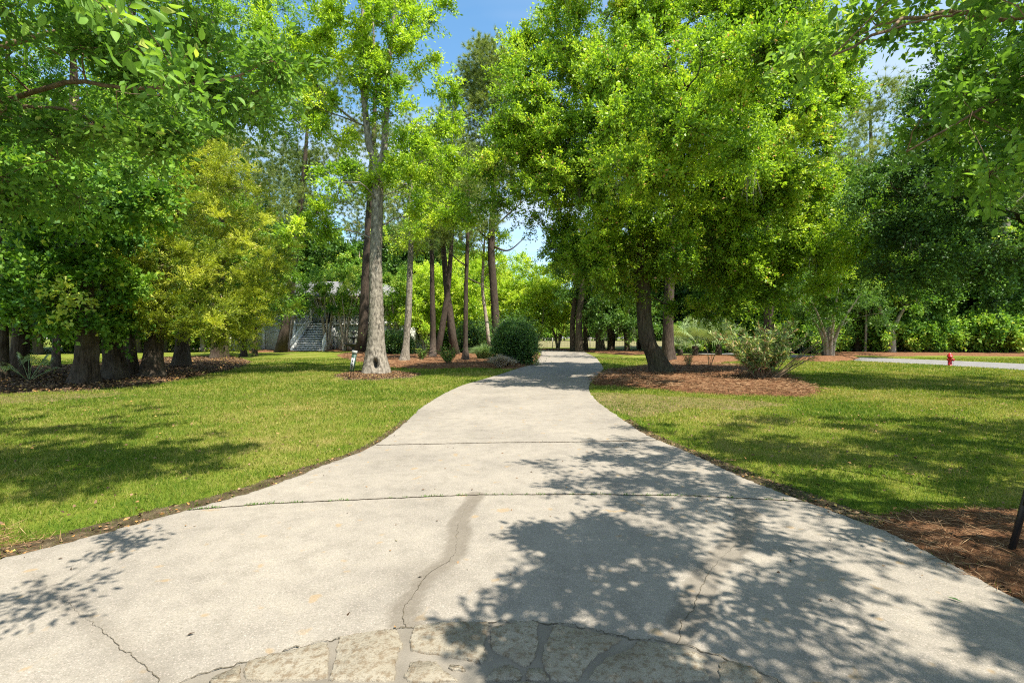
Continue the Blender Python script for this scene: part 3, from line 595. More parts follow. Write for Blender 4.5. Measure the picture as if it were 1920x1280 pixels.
cols = [-32.8, -29.3, -25.65, -23.75, -20.9, -17.4, -14.9, -12.8]
for x in cols:
    c = MB(); c.box(x-.13, HY-.02, ZF, x+.13, HY+.24, 6.05); c.box(x-.18, HY-.07, ZF+.002, x+.18, HY+.29, ZF+.25); c.box(x-.18, HY-.07, 5.85, x+.18, HY+.29, 6.048); c.build('column', H_white, house, loc=(21, -HY, 0))
    p_ = MB(); p_.box(x-.22, HY-.12, 0, x+.22, HY-.003, ZF-.165); p_.build('pilaster', H_white, house, loc=(21, -HY, 0))
for a_, b_ in zip(cols[:-1], cols[1:]):
    if a_ < -23 < b_: continue
    m_ = MB(); m_.box(a_+.14, HY+.05, ZF+.86, b_-.14, HY+.17, ZF+.94); m_.box(a_+.14, HY+.07, ZF+.09, b_-.14, HY+.15, ZF+.15); x = a_+.25
    while x < b_-.2: m_.box(x, HY+.09, ZF+.151, x+.045, HY+.13, ZF+.859); x += .14
    m_.build('railing', H_white, house, loc=(21, -HY, 0))
    m_ = MB(); w_ = (b_-a_)/2-.42; cx = (a_+b_)/2; n = 14
    pts = [(cx+w_*math.cos(t), HY-.02, 1.7+.55*math.sin(t)) for t in np.linspace(math.pi, 0, n)]; pts = [(cx-w_, HY-.02, .05)]+pts+[(cx+w_, HY-.02, .05)]
    m_.tube(pts, .06, 5); m_.build('arch_moulding', H_step, house, loc=(21, -HY, 0))
ns = 16
xt0, xt1, xb0, xb1 = -23.6, -21.1, -23.9, -20.6
m_ = MB(); rs_ = MB()
for k in range(ns):
    f_ = (k+1)/ns; z = ZF*(1-k/ns)-.05; y = HY-.25-.27*(k+1); l_ = xt0+(xb0-xt0)*f_; r_ = xt1+(xb1-xt1)*f_
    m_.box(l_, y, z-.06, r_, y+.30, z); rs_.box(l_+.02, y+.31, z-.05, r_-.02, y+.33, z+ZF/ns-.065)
m_.build('stairs', H_white, house, loc=(21, -HY, 0)); rs_.build('risers', simple('shaded_riser', (.12, .13, .11), .8, .2), house, loc=(21, -HY, 0))  # risers coloured dark: the shade between the lit treads is painted in
yb_ = HY-.25-.27*ns
for s_, xt, xb in ((-1, xt0, xb0), (1, xt1, xb1)):
    a_ = s_*.14
    m_ = MB(); m_.hexa([(xb, yb_, 0), (xb+a_, yb_, 0), (xt+a_, HY-.26, 0), (xt, HY-.26, 0), (xb, yb_, .35), (xb+a_, yb_, .35), (xt+a_, HY-.26, ZF+.1), (xt, HY-.26, ZF+.1)]); m_.build('stair_side', H_white, house, loc=(21, -HY, 0))
    m_ = MB(); m_.tube([(xb+a_/2, yb_, 1.15), (xt+a_/2, HY-.2, ZF+.92)], .05, 6)
    for t_ in np.linspace(0, 1, 22): x = xb+(xt-xb)*t_+a_/2; y = yb_+(HY-.26-yb_)*t_; z = .3+(ZF-.25)*t_; m_.box(x-.02, y-.02, z, x+.02, y+.02, z+.83)
    m_.build('stair_railing', H_white, house, loc=(21, -HY, 0))
for x in (-30.5, -27.4, -18.5, -16, -13.8):
    f = hb('window', [(x-.6, HY+2.95, 4.0, x+.6, HY+2.997, 5.7)], H_white); hb('pane', [(x-.5, HY+2.90, 4.1, x-.02, HY+2.945, 5.6), (x+.02, HY+2.90, 4.1, x+.5, HY+2.945, 5.6)], H_dark, f, (0, 0, 0))
f = hb('door', [(-23.1, HY+2.93, ZF+.01, -21.6, HY+2.997, 5.6)], H_dark); hb('door_frame', [(-23.25, HY+2.94, ZF+.01, -23.1, HY+2.998, 5.7)], H_white, f, (0, 0, 0)); hb('door_frame', [(-21.6, HY+2.94, ZF+.01, -21.45, HY+2.998, 5.7)], H_white, f, (0, 0, 0))
# fountain
fx, fy = W(663, 650, 53)[:2]; f = empty('fountain', (fx, fy, 0), 'dark tiered garden fountain in front of the white cottage wall', 'fountain'); H_iron = simple('dark_stone', (.05, .05, .055), .6, .4, .2, 6)
m_ = MB(); m_.lathe([(.01, 0), (.45, 0), (.4, .1), (.2, .25), (.22, .45), (.75, .62), (1.0, .78), (1.02, .86), (.9, .84), (.15, .7), (.01, .7)], 20); m_.build('basin', H_iron, f, True)
m_ = MB(); m_.lathe([(.14, .7), (.09, 1.1), (.12, 1.3), (.42, 1.45), (.5, 1.55), (.44, 1.54), (.08, 1.5), (.07, 1.9), (.2, 2.0), (.22, 2.07), (.05, 2.1), (.04, 2.3), (.01, 2.36)], 14); m_.build('tier', H_iron, f, True)
# wire fence by the meadow
fn = empty('wire_fence', (8, 67, 0), 'low wire fence with thin posts in front of the dry meadow', 'fence'); H_post = simple('fence_post', (.35, .33, .29), .8, .2)
for x in np.arange(3, 26, 2.6):
    m_ = MB(); m_.tube([(x-8, 0, 0), (x-8, 0, 1.45)], .05, 6); m_.build('post', H_post, fn)
m_ = MB()
for z in (.25, .5, .75, 1.0, 1.25, 1.4): m_.tube([(-5.2, 0, z), (17, 0, z)], .012, 4)
for x in np.arange(-5.1, 17, .4): m_.tube([(x, .005, .25), (x, .005, 1.4)], .007, 3)
m_.build('wire_mesh', H_post, fn)
# ------------------------------------------------------------------ fire hydrant
hx, hy = G(1781, 686); hyd = empty('fire_hydrant', (hx, hy, 0), 'small red fire hydrant standing in the grass by the road', 'hydrant', rz=.2); hyd.scale = (1.1, 1.1, 1.1); H_red = simple('red_paint', (.50, .012, .014), .35, .5, .2, 14)
m_ = MB(); m_.lathe([(.01, 0), (.125, 0), (.125, .03), (.085, .035), (.082, .42), (.1, .43), (.1, .45)], 20); m_.build('barrel', H_red, hyd, True)
m_ = MB(); m_.lathe([(.095, .45), (.135, .455), (.135, .485), (.11, .49), (.105, .53), (.08, .585), (.045, .615), (.03, .62), (.03, .66), (.01, .662)], 20); m_.build('bonnet', H_red, hyd, True)
def cap(d, r, l, z):
    d = np.array(d, float); m_ = MB(); p0 = np.array([0, 0, z]); m_.tube([p0, p0+d*(.07+l*.5)], r*.85, 14); m_.tube([p0+d*(.07+l*.5), p0+d*(.07+l)], r*1.12, 14); m_.tube([p0+d*(.07+l), p0+d*(.10+l)], .018, 5); return m_
cap((-1, 0, 0), .045, .07, .33).build('side_cap', H_red, hyd, True); cap((1, 0, 0), .045, .07, .33).build('side_cap', H_red, hyd, True); cap((.35, -.94, 0), .065, .09, .32).build('pumper_cap', H_red, hyd, True)
m_ = MB(); t = np.linspace(0, 1, 12); m_.tube(np.stack([.16+.03*np.sin(t*3.1), -.02+0*t, .33-.28*np.sin(t*3.1)*1.0], 1), .007, 4); m_.build('chain', simple('steel_chain', (.3, .28, .25), .5, .5), hyd)
# ------------------------------------------------------------------ number sign by the hollow tree
sx, sy = G(656, 712); H_green = simple('green_sign_paint', (.035, .085, .06), .5, .4); H_ink = simple('black_ink', (.012, .012, .012), .6, .2); H_lab = simple('white_label', (.55, .55, .54), .5, .3)
sg = empty('number_sign', (sx, sy, 0), 'narrow leaning green post sign with white house number plate beside the hollow tree', 'sign'); sg.rotation_euler = (0, R(9.5), 0)
m_ = MB(); m_.tube([(0, 0, -.05), (0, 0, .5)], .016, 8); m_.build('stake', simple('rusty_stake', (.10, .05, .03), .8, .2), sg)
m_ = MB(); m_.box(-.075, -.02, .32, .095, .02, 1.0); m_.build('backboard', H_green, sg)
m_ = MB(); m_.box(-.062, -.026, .39, .055, -.021, .84); lab = m_.build('number_plate', H_lab, sg)
for k, ch in enumerate('1368'):
    cu = bpy.data.curves.new('digit', 'FONT'); cu.body = ch; cu.size = .165; cu.align_x = 'CENTER'; cu.extrude = .001; cu.offset = .006
    o = bpy.data.objects.new('tmp', cu); COL.objects.link(o); dg = bpy.context.evaluated_depsgraph_get(); me = bpy.data.meshes.new_from_object(o.evaluated_get(dg)); bpy.data.objects.remove(o)
    me.materials.clear(); me.materials.append(H_ink); d = bpy.data.objects.new('digit', me); COL.objects.link(d); d.parent = lab; d.rotation_euler = (R(90), 0, 0); d.location = (-.004, -.0275, .735-.112*k)
m_ = MB(); m_.box(-.085, -.03, 1.001, .10, .03, 1.12); m_.build('cap', simple('weathered_cap', (.33, .33, .31), .7, .2), sg)
# ------------------------------------------------------------------ yard sign at the right edge
sx, sy = G(1893, 1046); H_blk = simple('black_metal', (.015, .015, .016), .4, .5)
ys_ = empty('yard_sign', (sx, sy, 0), 'black framed yard sign with cream panel leaning on a black post at the right edge', 'sign'); ys_.rotation_euler = (0, R(13), R(-8))
m_ = MB(); m_.tube([(0, 0, -.05), (0, 0, 1.0)], .021, 12); m_.build('post', H_blk, ys_, True)
m_ = MB()
for b in ((-.035, -.055, .41, -.015, -.03, 1.02), (.405, -.055, .41, .425, -.03, 1.02), (-.0145, -.055, .41, .4045, -.03, .43), (-.0145, -.055, 1.0, .4045, -.03, 1.02)): m_.box(*b)
m_.build('frame', H_blk, ys_); m_ = MB(); m_.box(-.014, -.048, .431, .404, -.035, .999); m_.build('panel', simple('cream_panel', (.72, .68, .52), .5, .3, .03), ys_)
for z_ in (.5, .9): m_ = MB(); m_.box(-.02, -.034, z_, .02, .0, z_+.03); m_.build('bracket', H_blk, ys_)
# ------------------------------------------------------------------ TREES
LEAF = dict(kind='leaf')
def stem(pxs, Y, rs): return ([W(px, py, Y) for px, py in pxs], rs)
# the big leaning oak right of the drive
YO = 20.5
make_tree('oak_tree', 'huge spreading oak with a leaning trunk on pine straw right of the driveway', 'tree', G(1243, 703),
 [([W(1247,706,20.5), W(1232,672,20.5), W(1214,640,20.4), W(1208,600,20.4), W(1207,560,20.3), W(1202,500,20.2), W(1206,430,20), W(1220,340,20), W(1245,220,20), W(1262,110,20), W(1270,20,20)], [.50,.40,.34,.31,.29,.27,.24,.20,.15,.09,.04]),
  ([W(1204,470,20.2), W(1170,400,20), W(1120,330,19.5), W(1060,280,19)], [.2,.15,.11,.06]), ([W(1206,440,20), W(1270,380,19.3), W(1350,330,18.6), W(1440,300,18.4)], [.19,.14,.1,.05]),
  ([W(1215,400,20), W(1180,280,19.5), W(1150,170,19.4), W(1130,90,19.5)], [.17,.12,.08,.04]), ([W(1225,330,20), W(1330,220,20), W(1420,130,20.2)], [.14,.1,.05]), ([W(1215,400,20), W(1240,330,17.5), W(1270,230,15), W(1290,160,13.5)], [.15,.12,.08,.03])],
 [B(1290,120,20.5,5.2,4.2,3.6,100), B(1080,220,19.5,3.2,3.2,2.6,60), B(1000,320,19.5,2.4,2.6,1.7,34), B(1240,300,18.5,4.6,3.6,2.6,80), B(1425,240,19.5,3.0,3.4,3.0,62),
  B(1420,430,20.3,3.8,2.4,2.2,64), B(1130,430,20,2.4,2.6,1.5,34), B(1500,520,20.5,2.2,2.4,1.2,13), B(1160,40,20,3.0,3.4,2.8,50), B(1420,40,20.5,2.8,3,3.2,50), B(1290,490,19.8,2.6,2.2,1.0,13), B(1340,570,21,1.6,1.6,.5,4), B(1190,520,21,1.4,1.5,.6,4), B(1540,330,20,1.2,1.4,1.2,8), B(1250,-120,20.5,4,4,3,30), B(1160,490,20,2.4,2.0,1.2,22), B(1380,520,20.5,2.4,2,1.0,13), B(1560,430,20,1.8,2,1.7,20), B(1010,230,19.5,1.4,1.8,1.2,14), B(1020,130,20,1.2,1.6,1.2,12), B(1500,180,20,1.3,1.5,1.2,12), B(1290,140,13.5,2.4,1.8,1.2,22), B(1210,290,14.5,2.0,1.8,1.0,16), B(1400,250,14,1.6,1.8,1.0,10)],
 M_oak, B_oak, dict(rc=1.05, ns=20, nl=50, Ln=.105, Wd=.058, out_=.75, up=.4, droop=.16, jit=.06, tvar=.13), flare=.32, fh=.5, lobes=4, twigs=.008, moss=(26, 26, .9), k0=.012, sd=4)
# flared hollow-trunk tree left of the drive
YT = 20.5
make_tree('gum_tree', 'tall grey tree with a wide flared base and a dark hollow, left of driveway', 'tree', G(706, 703),
 [([W(706,706,YT), W(706,690,YT), W(705,668,YT), W(705,645,YT), W(705,615,YT), W(705,560,YT), W(705,480,YT), W(707,400,YT), W(707,330,YT), W(706,295,YT)], [.60,.53,.44,.37,.32,.285,.25,.23,.22,.16]),
  ([W(706,310,YT), W(694,280,YT), W(688,240,YT), W(683,190,YT), W(677,130,YT), W(681,60,YT), W(676,-30,YT), W(670,-150,YT)], [.16,.15,.14,.12,.1,.08,.05,.03]),
  ([W(707,312,YT), W(718,290,YT), W(722,240,YT), W(726,180,YT), W(728,120,YT), W(738,40,YT), W(745,-60,YT)], [.16,.145,.13,.12,.10,.07,.03]),
  ([W(684,200,YT), W(692,150,YT), W(700,90,YT), W(698,10,YT)], [.09,.07,.05,.03]), ([W(664,226,YT), W(620,190,YT-.3), W(580,140,YT-.5), W(535,70,YT-.8)], [.07,.055,.04,.02]),
  ([W(688,238,YT), W(664,228,YT), W(600,205,YT-.3), W(540,190,YT-.6), W(490,170,YT-.8)], [.09,.07,.05,.035,.02])],
 [B(690,20,YT,3.2,2.6,2.2,24), B(620,110,YT,2.3,2.2,1.6,16), B(780,180,YT,1.6,2,2.2,22), B(790,60,YT,1.3,1.8,1.6,12), B(560,60,YT-.5,1.6,1.6,1.6,12), B(560,170,YT-.5,1.4,1.3,1.0,9), B(790,290,YT,1.5,1.6,1.0,13), B(745,345,YT-.5,1.0,1.2,.5,5),
  B(660,330,YT-.8,.9,1.2,.6,6), B(815,390,YT,1.1,1.2,.5,6), B(600,410,YT-.5,1.2,1.2,.35,5), B(700,-120,YT,3.5,3,3,24), B(560,430,YT-.3,.9,1,.3,3), B(850,420,YT,.7,.9,.3,3), B(640,240,YT,1.0,1.2,.6,4)],
 M_bright, B_grey, dict(rc=.80, ns=14, nl=34, Ln=.14, Wd=.06, out_=.8, up=.35, droop=.22, jit=.075, tone0=.55), flare=.16, fh=.6, lobes=5, segs=64, rings=130, hole=(-math.pi/2+.20, .55, .24, .22, .85), twigs=.007, k0=.010, sd=9, bumps=.035)
# left edge trees with heavy trunks
def wood(name, label, base, pts, rr, blobs, mat, bark, fol, **k): return make_tree(name, label, 'tree', base, [(pts, rr)], blobs, mat, bark, fol, **k)
FM = dict(rc=.85, ns=12, nl=24, Ln=.145, Wd=.11, out_=.8, up=.35, droop=.2, jit=.07)
wood('maple_tree', 'broad rough trunk flaring into leaf litter, nearest of the left edge trees', G(157,722), [W(157,724,16.3), W(160,690,16.3), W(163,640,16.3), W(160,560,16.4), W(150,400,16.5), W(140,200,16.6), W(135,60,16.7)], [.40,.34,.29,.25,.21,.14,.05],
 [B(70,470,15.8,1.7,1.6,1.7,26), B(150,540,15.6,1.4,1.2,.9,14), B(190,400,16,1.3,1.5,1.4,15), B(60,330,16,1.8,1.8,1.6,22), B(110,590,15.4,1.2,.9,.5,7), B(160,270,16.5,1.8,1.8,1.4,14), B(225,350,13.9,1.3,1.5,1.0,17), B(90,330,13.6,1.6,1.6,1.2,20), B(190,600,17.6,1.2,.9,.5,9), B(40,590,18.5,1.8,1.6,.8,14)], M_maple, B_cypress, FM, flare=.3, fh=.6, lobes=6, segs=36, rings=90, twigs=.006, moss=(5, 22, .7), sd=21, bumps=.06)
FW = dict(rc=1.0, ns=13, nl=28, Ln=.125, Wd=.048, out_=.8, up=.35, droop=.2, jit=.08)
wood('water_oak_tree', 'thick dark trunk close behind the widest left trunk, under high pale green leaves', G(212,713), [W(214,715,18), W(214,690,18), W(210,640,18), W(205,560,18), W(215,400,18), W(230,200,18), W(250,0,18), W(255,-100,18)], [.40,.35,.30,.26,.23,.18,.1,.05],
 [B(240,120,18.5,2.6,2.4,2.2,34), B(130,170,18.5,2.2,2.2,1.8,24), B(350,60,19,2.2,2.2,1.8,24), B(330,190,19,1.6,1.8,1.2,14), B(80,60,18.5,2.4,2.4,2.0,26), B(240,-80,18.5,3.4,3,2.2,24), B(90,250,18,1.8,1.6,.8,12)], M_water, B_cypress, FW, flare=.25, fh=.5, segs=30, rings=80, twigs=.006, moss=(16, 26, .9), sd=31, bumps=.06)
wood('water_oak_tree', 'slim dark trunk leaning behind the two widest left trunks', G(247,705), [W(247,707,19.8), W(243,640,20), W(235,540,20), W(300,300,21), W(380,100,21.5), W(430,-40,21.5)], [.24,.2,.18,.15,.1,.05],
 [B(430,140,21.5,2.4,2.4,2.2,30), B(480,40,21.5,2.2,2.2,2.0,24), B(400,220,21.5,1.6,1.8,1.1,14), B(500,220,21.8,1.3,1.4,1.0,10), B(420,-60,21.5,3,2.6,2,18), B(350,260,21.5,1.6,1.6,.8,9)], M_water, B_cypress, dict(FW, tone0=.58), flare=.5, segs=20, rings=50, twigs=.006, moss=(10, 24, .9), sd=41)
FC = dict(rc=.78, ns=15, nl=40, Ln=.095, Wd=.020, out_=.65, up=.75, droop=.12, jit=.035, spread=.42, lup=.3, tone0=.44, tvar=.2)
wood('cedar_tree', 'olive green cedar with feathery drooping foliage over a stout dark trunk', G(286,709), [W(286,711,19.0), W(287,690,19.0), W(290,640,19.1), W(300,560,19.3), W(320,440,19.6), W(335,320,19.8), W(345,250,19.8)], [.42,.36,.30,.26,.2,.1,.04],
 [B(330,350,19.2,2.1,1.9,1.6,44), B(290,460,18.6,1.8,1.6,1.4,34), B(400,440,18.8,2.0,1.7,1.7,44), B(275,560,18.3,1.1,1.1,.8,15), B(350,590,18.3,1.6,1.1,.7,22), B(395,300,19.6,1.4,1.6,1.0,20), B(330,270,19.8,1.2,1.3,.7,12), B(225,410,18.8,.9,1.2,1.0,11), B(315,515,17.5,1.7,1.0,.9,22), B(380,330,18,1.6,1.4,1.0,18), B(290,620,19.0,1.0,.9,.35,7), B(240,500,18.5,1.0,1.1,1.0,12)], M_cedar, B_cypress, FC, flare=.35, fh=.5, segs=30, rings=60, k0=.014, sd=51, bumps=.06)
wood('cedar_tree', 'yellowish cedar leaning out over the lawn at the right end of the left tree row', G(340,682), [W(340,684,25), W(342,640,25), W(370,560,24), W(430,470,22.5), W(470,400,22)], [.36,.3,.24,.15,.05],
 [B(485,490,21.6,1.7,1.5,1.9,42), B(450,590,21.2,1.6,1.3,.9,26), B(510,560,21.4,1.0,1.2,1.3,18), B(455,390,22,1.5,1.5,1.3,24), B(400,610,21.5,1.2,1.0,.6,12), B(430,640,22,1.3,1.0,.35,9), B(385,560,23.4,1.9,1.0,1.1,18)], M_cedar, B_cypress, dict(FC, tone0=.54), flare=.35, fh=.5, segs=24, k0=.014, sd=61)
for k, (px, py, r_, lab) in enumerate(((36,707,.30,'dark shaded trunk near the left picture edge with big rough burls'), (104,692,.17,'thin straight shaded trunk between the left edge and the widest left trunk'), (405,673,.36,'mottled trunk in deep shade, left of a paired trunk behind the cedars'), (421,672,.26,'grey trunk standing pressed against its mottled neighbour behind the cedars'), (457,668,.22,'dark straight trunk in shade just right of the paired trunks'), (477,667,.2,'last small trunk at the right end of the shaded row'), (2,712,.2,'trunk cut by the left picture edge'))):
    bx, by = G(px, py); Y = by; col_ = [M_dark, M_maple, M_water][k % 3]
    wood('hardwood_tree', lab, (bx, by), [(bx, by, -.05), (bx+.05, by, 2), (bx-.1, by, 5), (bx+.2*(k % 3-1), by+.3, 9), (bx, by+.3, 14)], [r_, r_*.8, r_*.7, r_*.5, .05],
      [((bx, by+.8, 8.5), (3.2, 2.6, 3.6), 46), ((bx+.3, by+1.5, 4.6), (2.4, 1.8, 1.5), 20)], col_, B_cypress, dict(rc=1.15, ns=10, nl=24, Ln=.17, Wd=.085, jit=.09, tone0=.4), flare=.45, fh=.5, segs=20, moss=(5, 20, .8) if k in (0, 1) else None, sd=70+k)
# pines and slim trees left of the drive
FP = dict(rc=1.0, ns=12, nl=30, Ln=.24, Wd=.014, out_=.8, up=.55, kind='tuft', tvar=.12)
def pine(name, label, trace, Y, rr, blobs, fol=FP, bark=B_pine, mat=M_pine, **k):
    b = G(*trace[0]); pts = [(b[0], b[1], -.08)]+[W(px, py, Y) for px, py in trace[1:]]
    return make_tree(name, label, 'tree', b, [(pts, rr)], blobs, mat, bark, fol, k.pop('group', None), segs=16, rings=40, flare=k.pop('flare', .25), fh=.5, **k)
FPf = dict(rc=1.5, ns=24, nl=36, Ln=.36, Wd=.034, out_=.8, up=.5, kind='tuft', tvar=.12)
pine('pine_tree', 'dark leaning pine trunk in front of the left end of the white cottage', [(526,660),(530,640),(540,580),(548,520),(560,420),(572,300),(580,180)], 49, [.62,.50,.42,.38,.30,.2,.06],
 [B(560,250,49,4.0,3.5,4.2,28), B(600,340,49,3.6,3.0,3.0,20), B(500,330,49,3.5,3,4,22), B(580,150,49,3,3,3.4,18)], FPf, sd=80)
pine('pine_tree', 'reddish pine trunk directly behind and left of the hollow flared tree', [(676,662),(679,640),(684,560),(690,450),(697,330),(702,220),(706,110)], 46, [.62,.50,.44,.38,.3,.2,.06],
 [B(640,290,46,3.2,3.0,3,18), B(740,330,46,3,3,3.2,18), B(700,170,46,3.6,3.2,4,22), B(640,400,46,2.2,2.2,1.2,6), B(780,440,46,2.2,2.2,1.4,8)], FPf, sd=81)
pine('hardwood_tree', 'slender grey trunk leaning right between hollow tree and the pine cluster', [(757,679),(760,660),(765,600),(768,520),(771,440),(770,370),(775,300)], 30.5, [.36,.25,.21,.18,.15,.12,.05],
 [B(790,330,30.5,2.2,2.2,1.4,18), B(760,430,30.5,2.2,2.0,.9,14), B(830,420,30.5,1.8,1.8,.9,12)], dict(rc=.9, ns=10, nl=22, Ln=.15, Wd=.06, jit=.08, tone0=.6), B_grey, M_bright, sd=82, twigs=.008)
pine('pine_tree', 'straight dark pine, leftmost trunk of the cluster beside the leafy shrub', [(811,673),(812,650),(811,580),(810,500),(809,430),(812,330)], 38, [.30,.24,.2,.17,.13,.05],
 [B(815,350,38,2.6,2.6,2.2,22), B(800,430,38,2.2,2.2,1.2,12)], FPf, sd=83)
pine('pine_tree', 'pine trunk of the crossing pair leaning to the right', [(818,668),(824,640),(833,590),(840,540),(845,480),(850,400),(852,320)], 39, [.34,.27,.23,.2,.17,.12,.05], [B(860,330,39,2.4,2.4,2.4,20), B(850,420,39,1.8,1.8,1.2,9)], FPf, sd=84)
pine('pine_tree', 'thick grey pine trunk of the crossing pair leaning to the left', [(853,667),(850,640),(842,580),(836,520),(830,450),(826,360),(824,280)], 40, [.42,.34,.29,.25,.2,.14,.05], [B(830,300,40,2.6,2.6,2.2,20), B(880,250,40,2.4,2.4,1.8,14)], FPf, sd=85)
pine('pine_tree', 'thin straight pine with bare crooked side branches beside the tall grass clump', [(873,678),(873,655),(873,600),(874,540),(876,470),(878,400),(880,320)], 31.5, [.30,.17,.15,.13,.12,.09,.04], [B(880,330,31.5,2.0,2,1.6,18), B(850,430,31.5,1.2,1.4,.5,5), B(910,400,31.5,1.4,1.4,.6,7)], dict(FPf, rc=1.1, Ln=.28, Wd=.02), sd=86,
 limbs=[([W(876,500,31.5), W(850,480,31.3), W(828,440,31.2)], .05, .02), ([W(875,520,31.5), W(905,535,31.3), W(925,545,31.2)], .05, .02)])
pine('pine_tree', 'tallest pine with a thick reddish trunk rising behind the round clipped bush', [(934,662),(932,640),(928,580),(924,520),(921,460),(924,400),(926,320),(925,220),(920,120),(918,100)], 40, [.42,.35,.32,.30,.28,.25,.2,.14,.07,.04],
 [B(912,135,40,1.5,2.0,1.6,26), B(885,165,40,1.0,1.2,.8,10), B(945,180,40,2.2,2.2,1.6,24), B(905,215,40,2,2,1.2,14), B(930,300,40,2.4,2.6,1.6,18), B(900,370,40,2.2,2.4,1.2,12), B(965,350,40,1.4,2.0,.8,7)], FPf, sd=87,
 limbs=[([W(922,460,40), W(950,470,39.6), W(985,445,39.5)], .09, .03), ([W(923,430,40), W(955,400,39.6), W(990,370,39.5)], .09, .03), ([W(922,450,40), W(905,440,40), W(885,400,40)], .08, .03)])
pine('hardwood_tree', 'thin pale crooked trunk just left of the tallest pine', [(921,664),(917,645),(912,600),(905,545),(906,490),(910,430)], 42, [.2,.17,.15,.13,.11,.05], [B(905,460,42,2,2,1.4,12), B(930,500,42,1.6,1.6,.8,7)], dict(rc=1.2, ns=10, nl=24, Ln=.2, Wd=.09, jit=.1, tone0=.6), B_pale, M_bright, sd=88)
# trees at the end of the drive
FL = dict(rc=1.3, ns=11, nl=26, Ln=.21, Wd=.10, jit=.11, droop=.2)
for k, (px, r_, Y, lab, blb) in enumerate(((1075,.34,52,'dark trunk at the left side of the far trunks behind the end of the drive', [B(1090,470,52,3.4,3,3.6,34), B(1060,560,52,1.6,1.8,.8,6)]), (1087,.42,50,'textured grey trunk next to the darkest far trunk at the end of the drive', [B(1120,400,51,4,3,4,40), B(1140,530,50,3,2.6,2.4,24)]),
  (1099,.26,53,'middle far trunk with hanging moss at the end of the drive', [B(1100,560,53,1.8,2,1.4,10)]), (1126,.48,51,'stout far trunk under dark low leaves right of the drive end', [B(1150,590,50,3.2,2.4,1.5,26), B(1170,470,51,3.4,3,3,26)]), (1145,.3,52,'far trunk almost hidden by low dark leaves', [B(1200,580,52,2.4,2.4,2,18)]), (1176,.26,50,'far slim trunk just left of the leaning oak', [B(1190,610,48,1.9,1.6,1.1,14)]))):
    x = (px-960)/F*Y; make_tree('live_oak_tree', lab, 'tree', (x, Y), [([(x, Y, -.1), (x-.1, Y, 3), (x+.2, Y, 6), (x+.4, Y, 9), (x+.3, Y, 13)], [r_, r_*.8, r_*.7, r_*.5, .06])], blb, M_shade, B_oak, FL, 'trees at the far end of the driveway', flare=.3, segs=14, rings=24, moss=(5, 16, 1.8), sd=90+k)
for k, (px, py, Y, s_, lab) in enumerate(((1003,655,58,1.0,'bright yellow green tree with orange stems right behind the round bush'), (1046,653,62,1.1,'bright lime tree whose low branches reach over the far end of the drive'), (962,655,60,1.15,'bright leafy tree between the tallest pine and the far end of the drive'), (858,656,56,1.0,'bright green tree behind the crossing pine pair'), (796,656,55,.95,'many stemmed light green tree behind the pine cluster'), (905,654,66,1.3,'tall light green tree behind the thin pale trunk'))):
    x = (px-960)/F*Y; st = []
    for q in range(6):
        a = q*1.05; st.append(([(x+.12*math.cos(a), Y+.12*math.sin(a), -.05), (x+.35*math.cos(a), Y+.3*math.sin(a), 1.2*s_), (x+1.0*math.cos(a+.3), Y+.9*math.sin(a), 2.8*s_), (x+1.9*math.cos(a), Y+1.6*math.sin(a), 5*s_)], [.11, .09, .07, .03]))
    make_tree('crepe_myrtle', lab, 'tree', (x, Y), st, [((x, Y, 5.4*s_), (4.0*s_, 3.2*s_, 2.3*s_), 60, 3.5), ((x+.8, Y-1, 8.0*s_), (2.8*s_, 2.4*s_, 2.1*s_), 30), ((x-1, Y-2, 3.4*s_), (2.4*s_, 1.5*s_, .8*s_), 12)], M_bright, B_pale, dict(FL, tone0=.68, droop=.1), 'bright trees behind the pines', segs=8, rings=14, sd=100+k)
for k, (px, py, Y, lab) in enumerate(((613,657.5,54,'smooth many stemmed crepe myrtle standing right of the cottage stairs'), (646,657.5,53.5,'crepe myrtle between the cottage stairs and the dark fountain'), (541,657.5,54,'crepe myrtle at the left end of the cottage behind the leaning pine'), (737,658,53,'spreading crepe myrtle right of the hollow tree before the cottage corner'))):
    x = (px-960)/F*Y; st = []
    for q in range(8):
        a = q*.8; st.append(([(x+.15*math.cos(a), Y+.15*math.sin(a), -.05), (x+.3*math.cos(a), Y+.25*math.sin(a), 1.4), (x+.55*math.cos(a+.2), Y+.5*math.sin(a), 3.2), (x+1.5*math.cos(a), Y+1.2*math.sin(a), 6.0)], [.10, .085, .065, .03]))
    make_tree('crepe_myrtle', lab, 'tree', (x, Y), st, [((x, Y, 7.2), (3.0, 2.0, 2.2), 22, 3.5), ((x+.3, Y-.6, 4.9), (1.8, 1.2, .5), 5)], M_maple, B_pale, dict(FL, tone0=.6, rc=1.1), 'crepe myrtles in front of the cottage', segs=8, rings=14, sd=110+k)
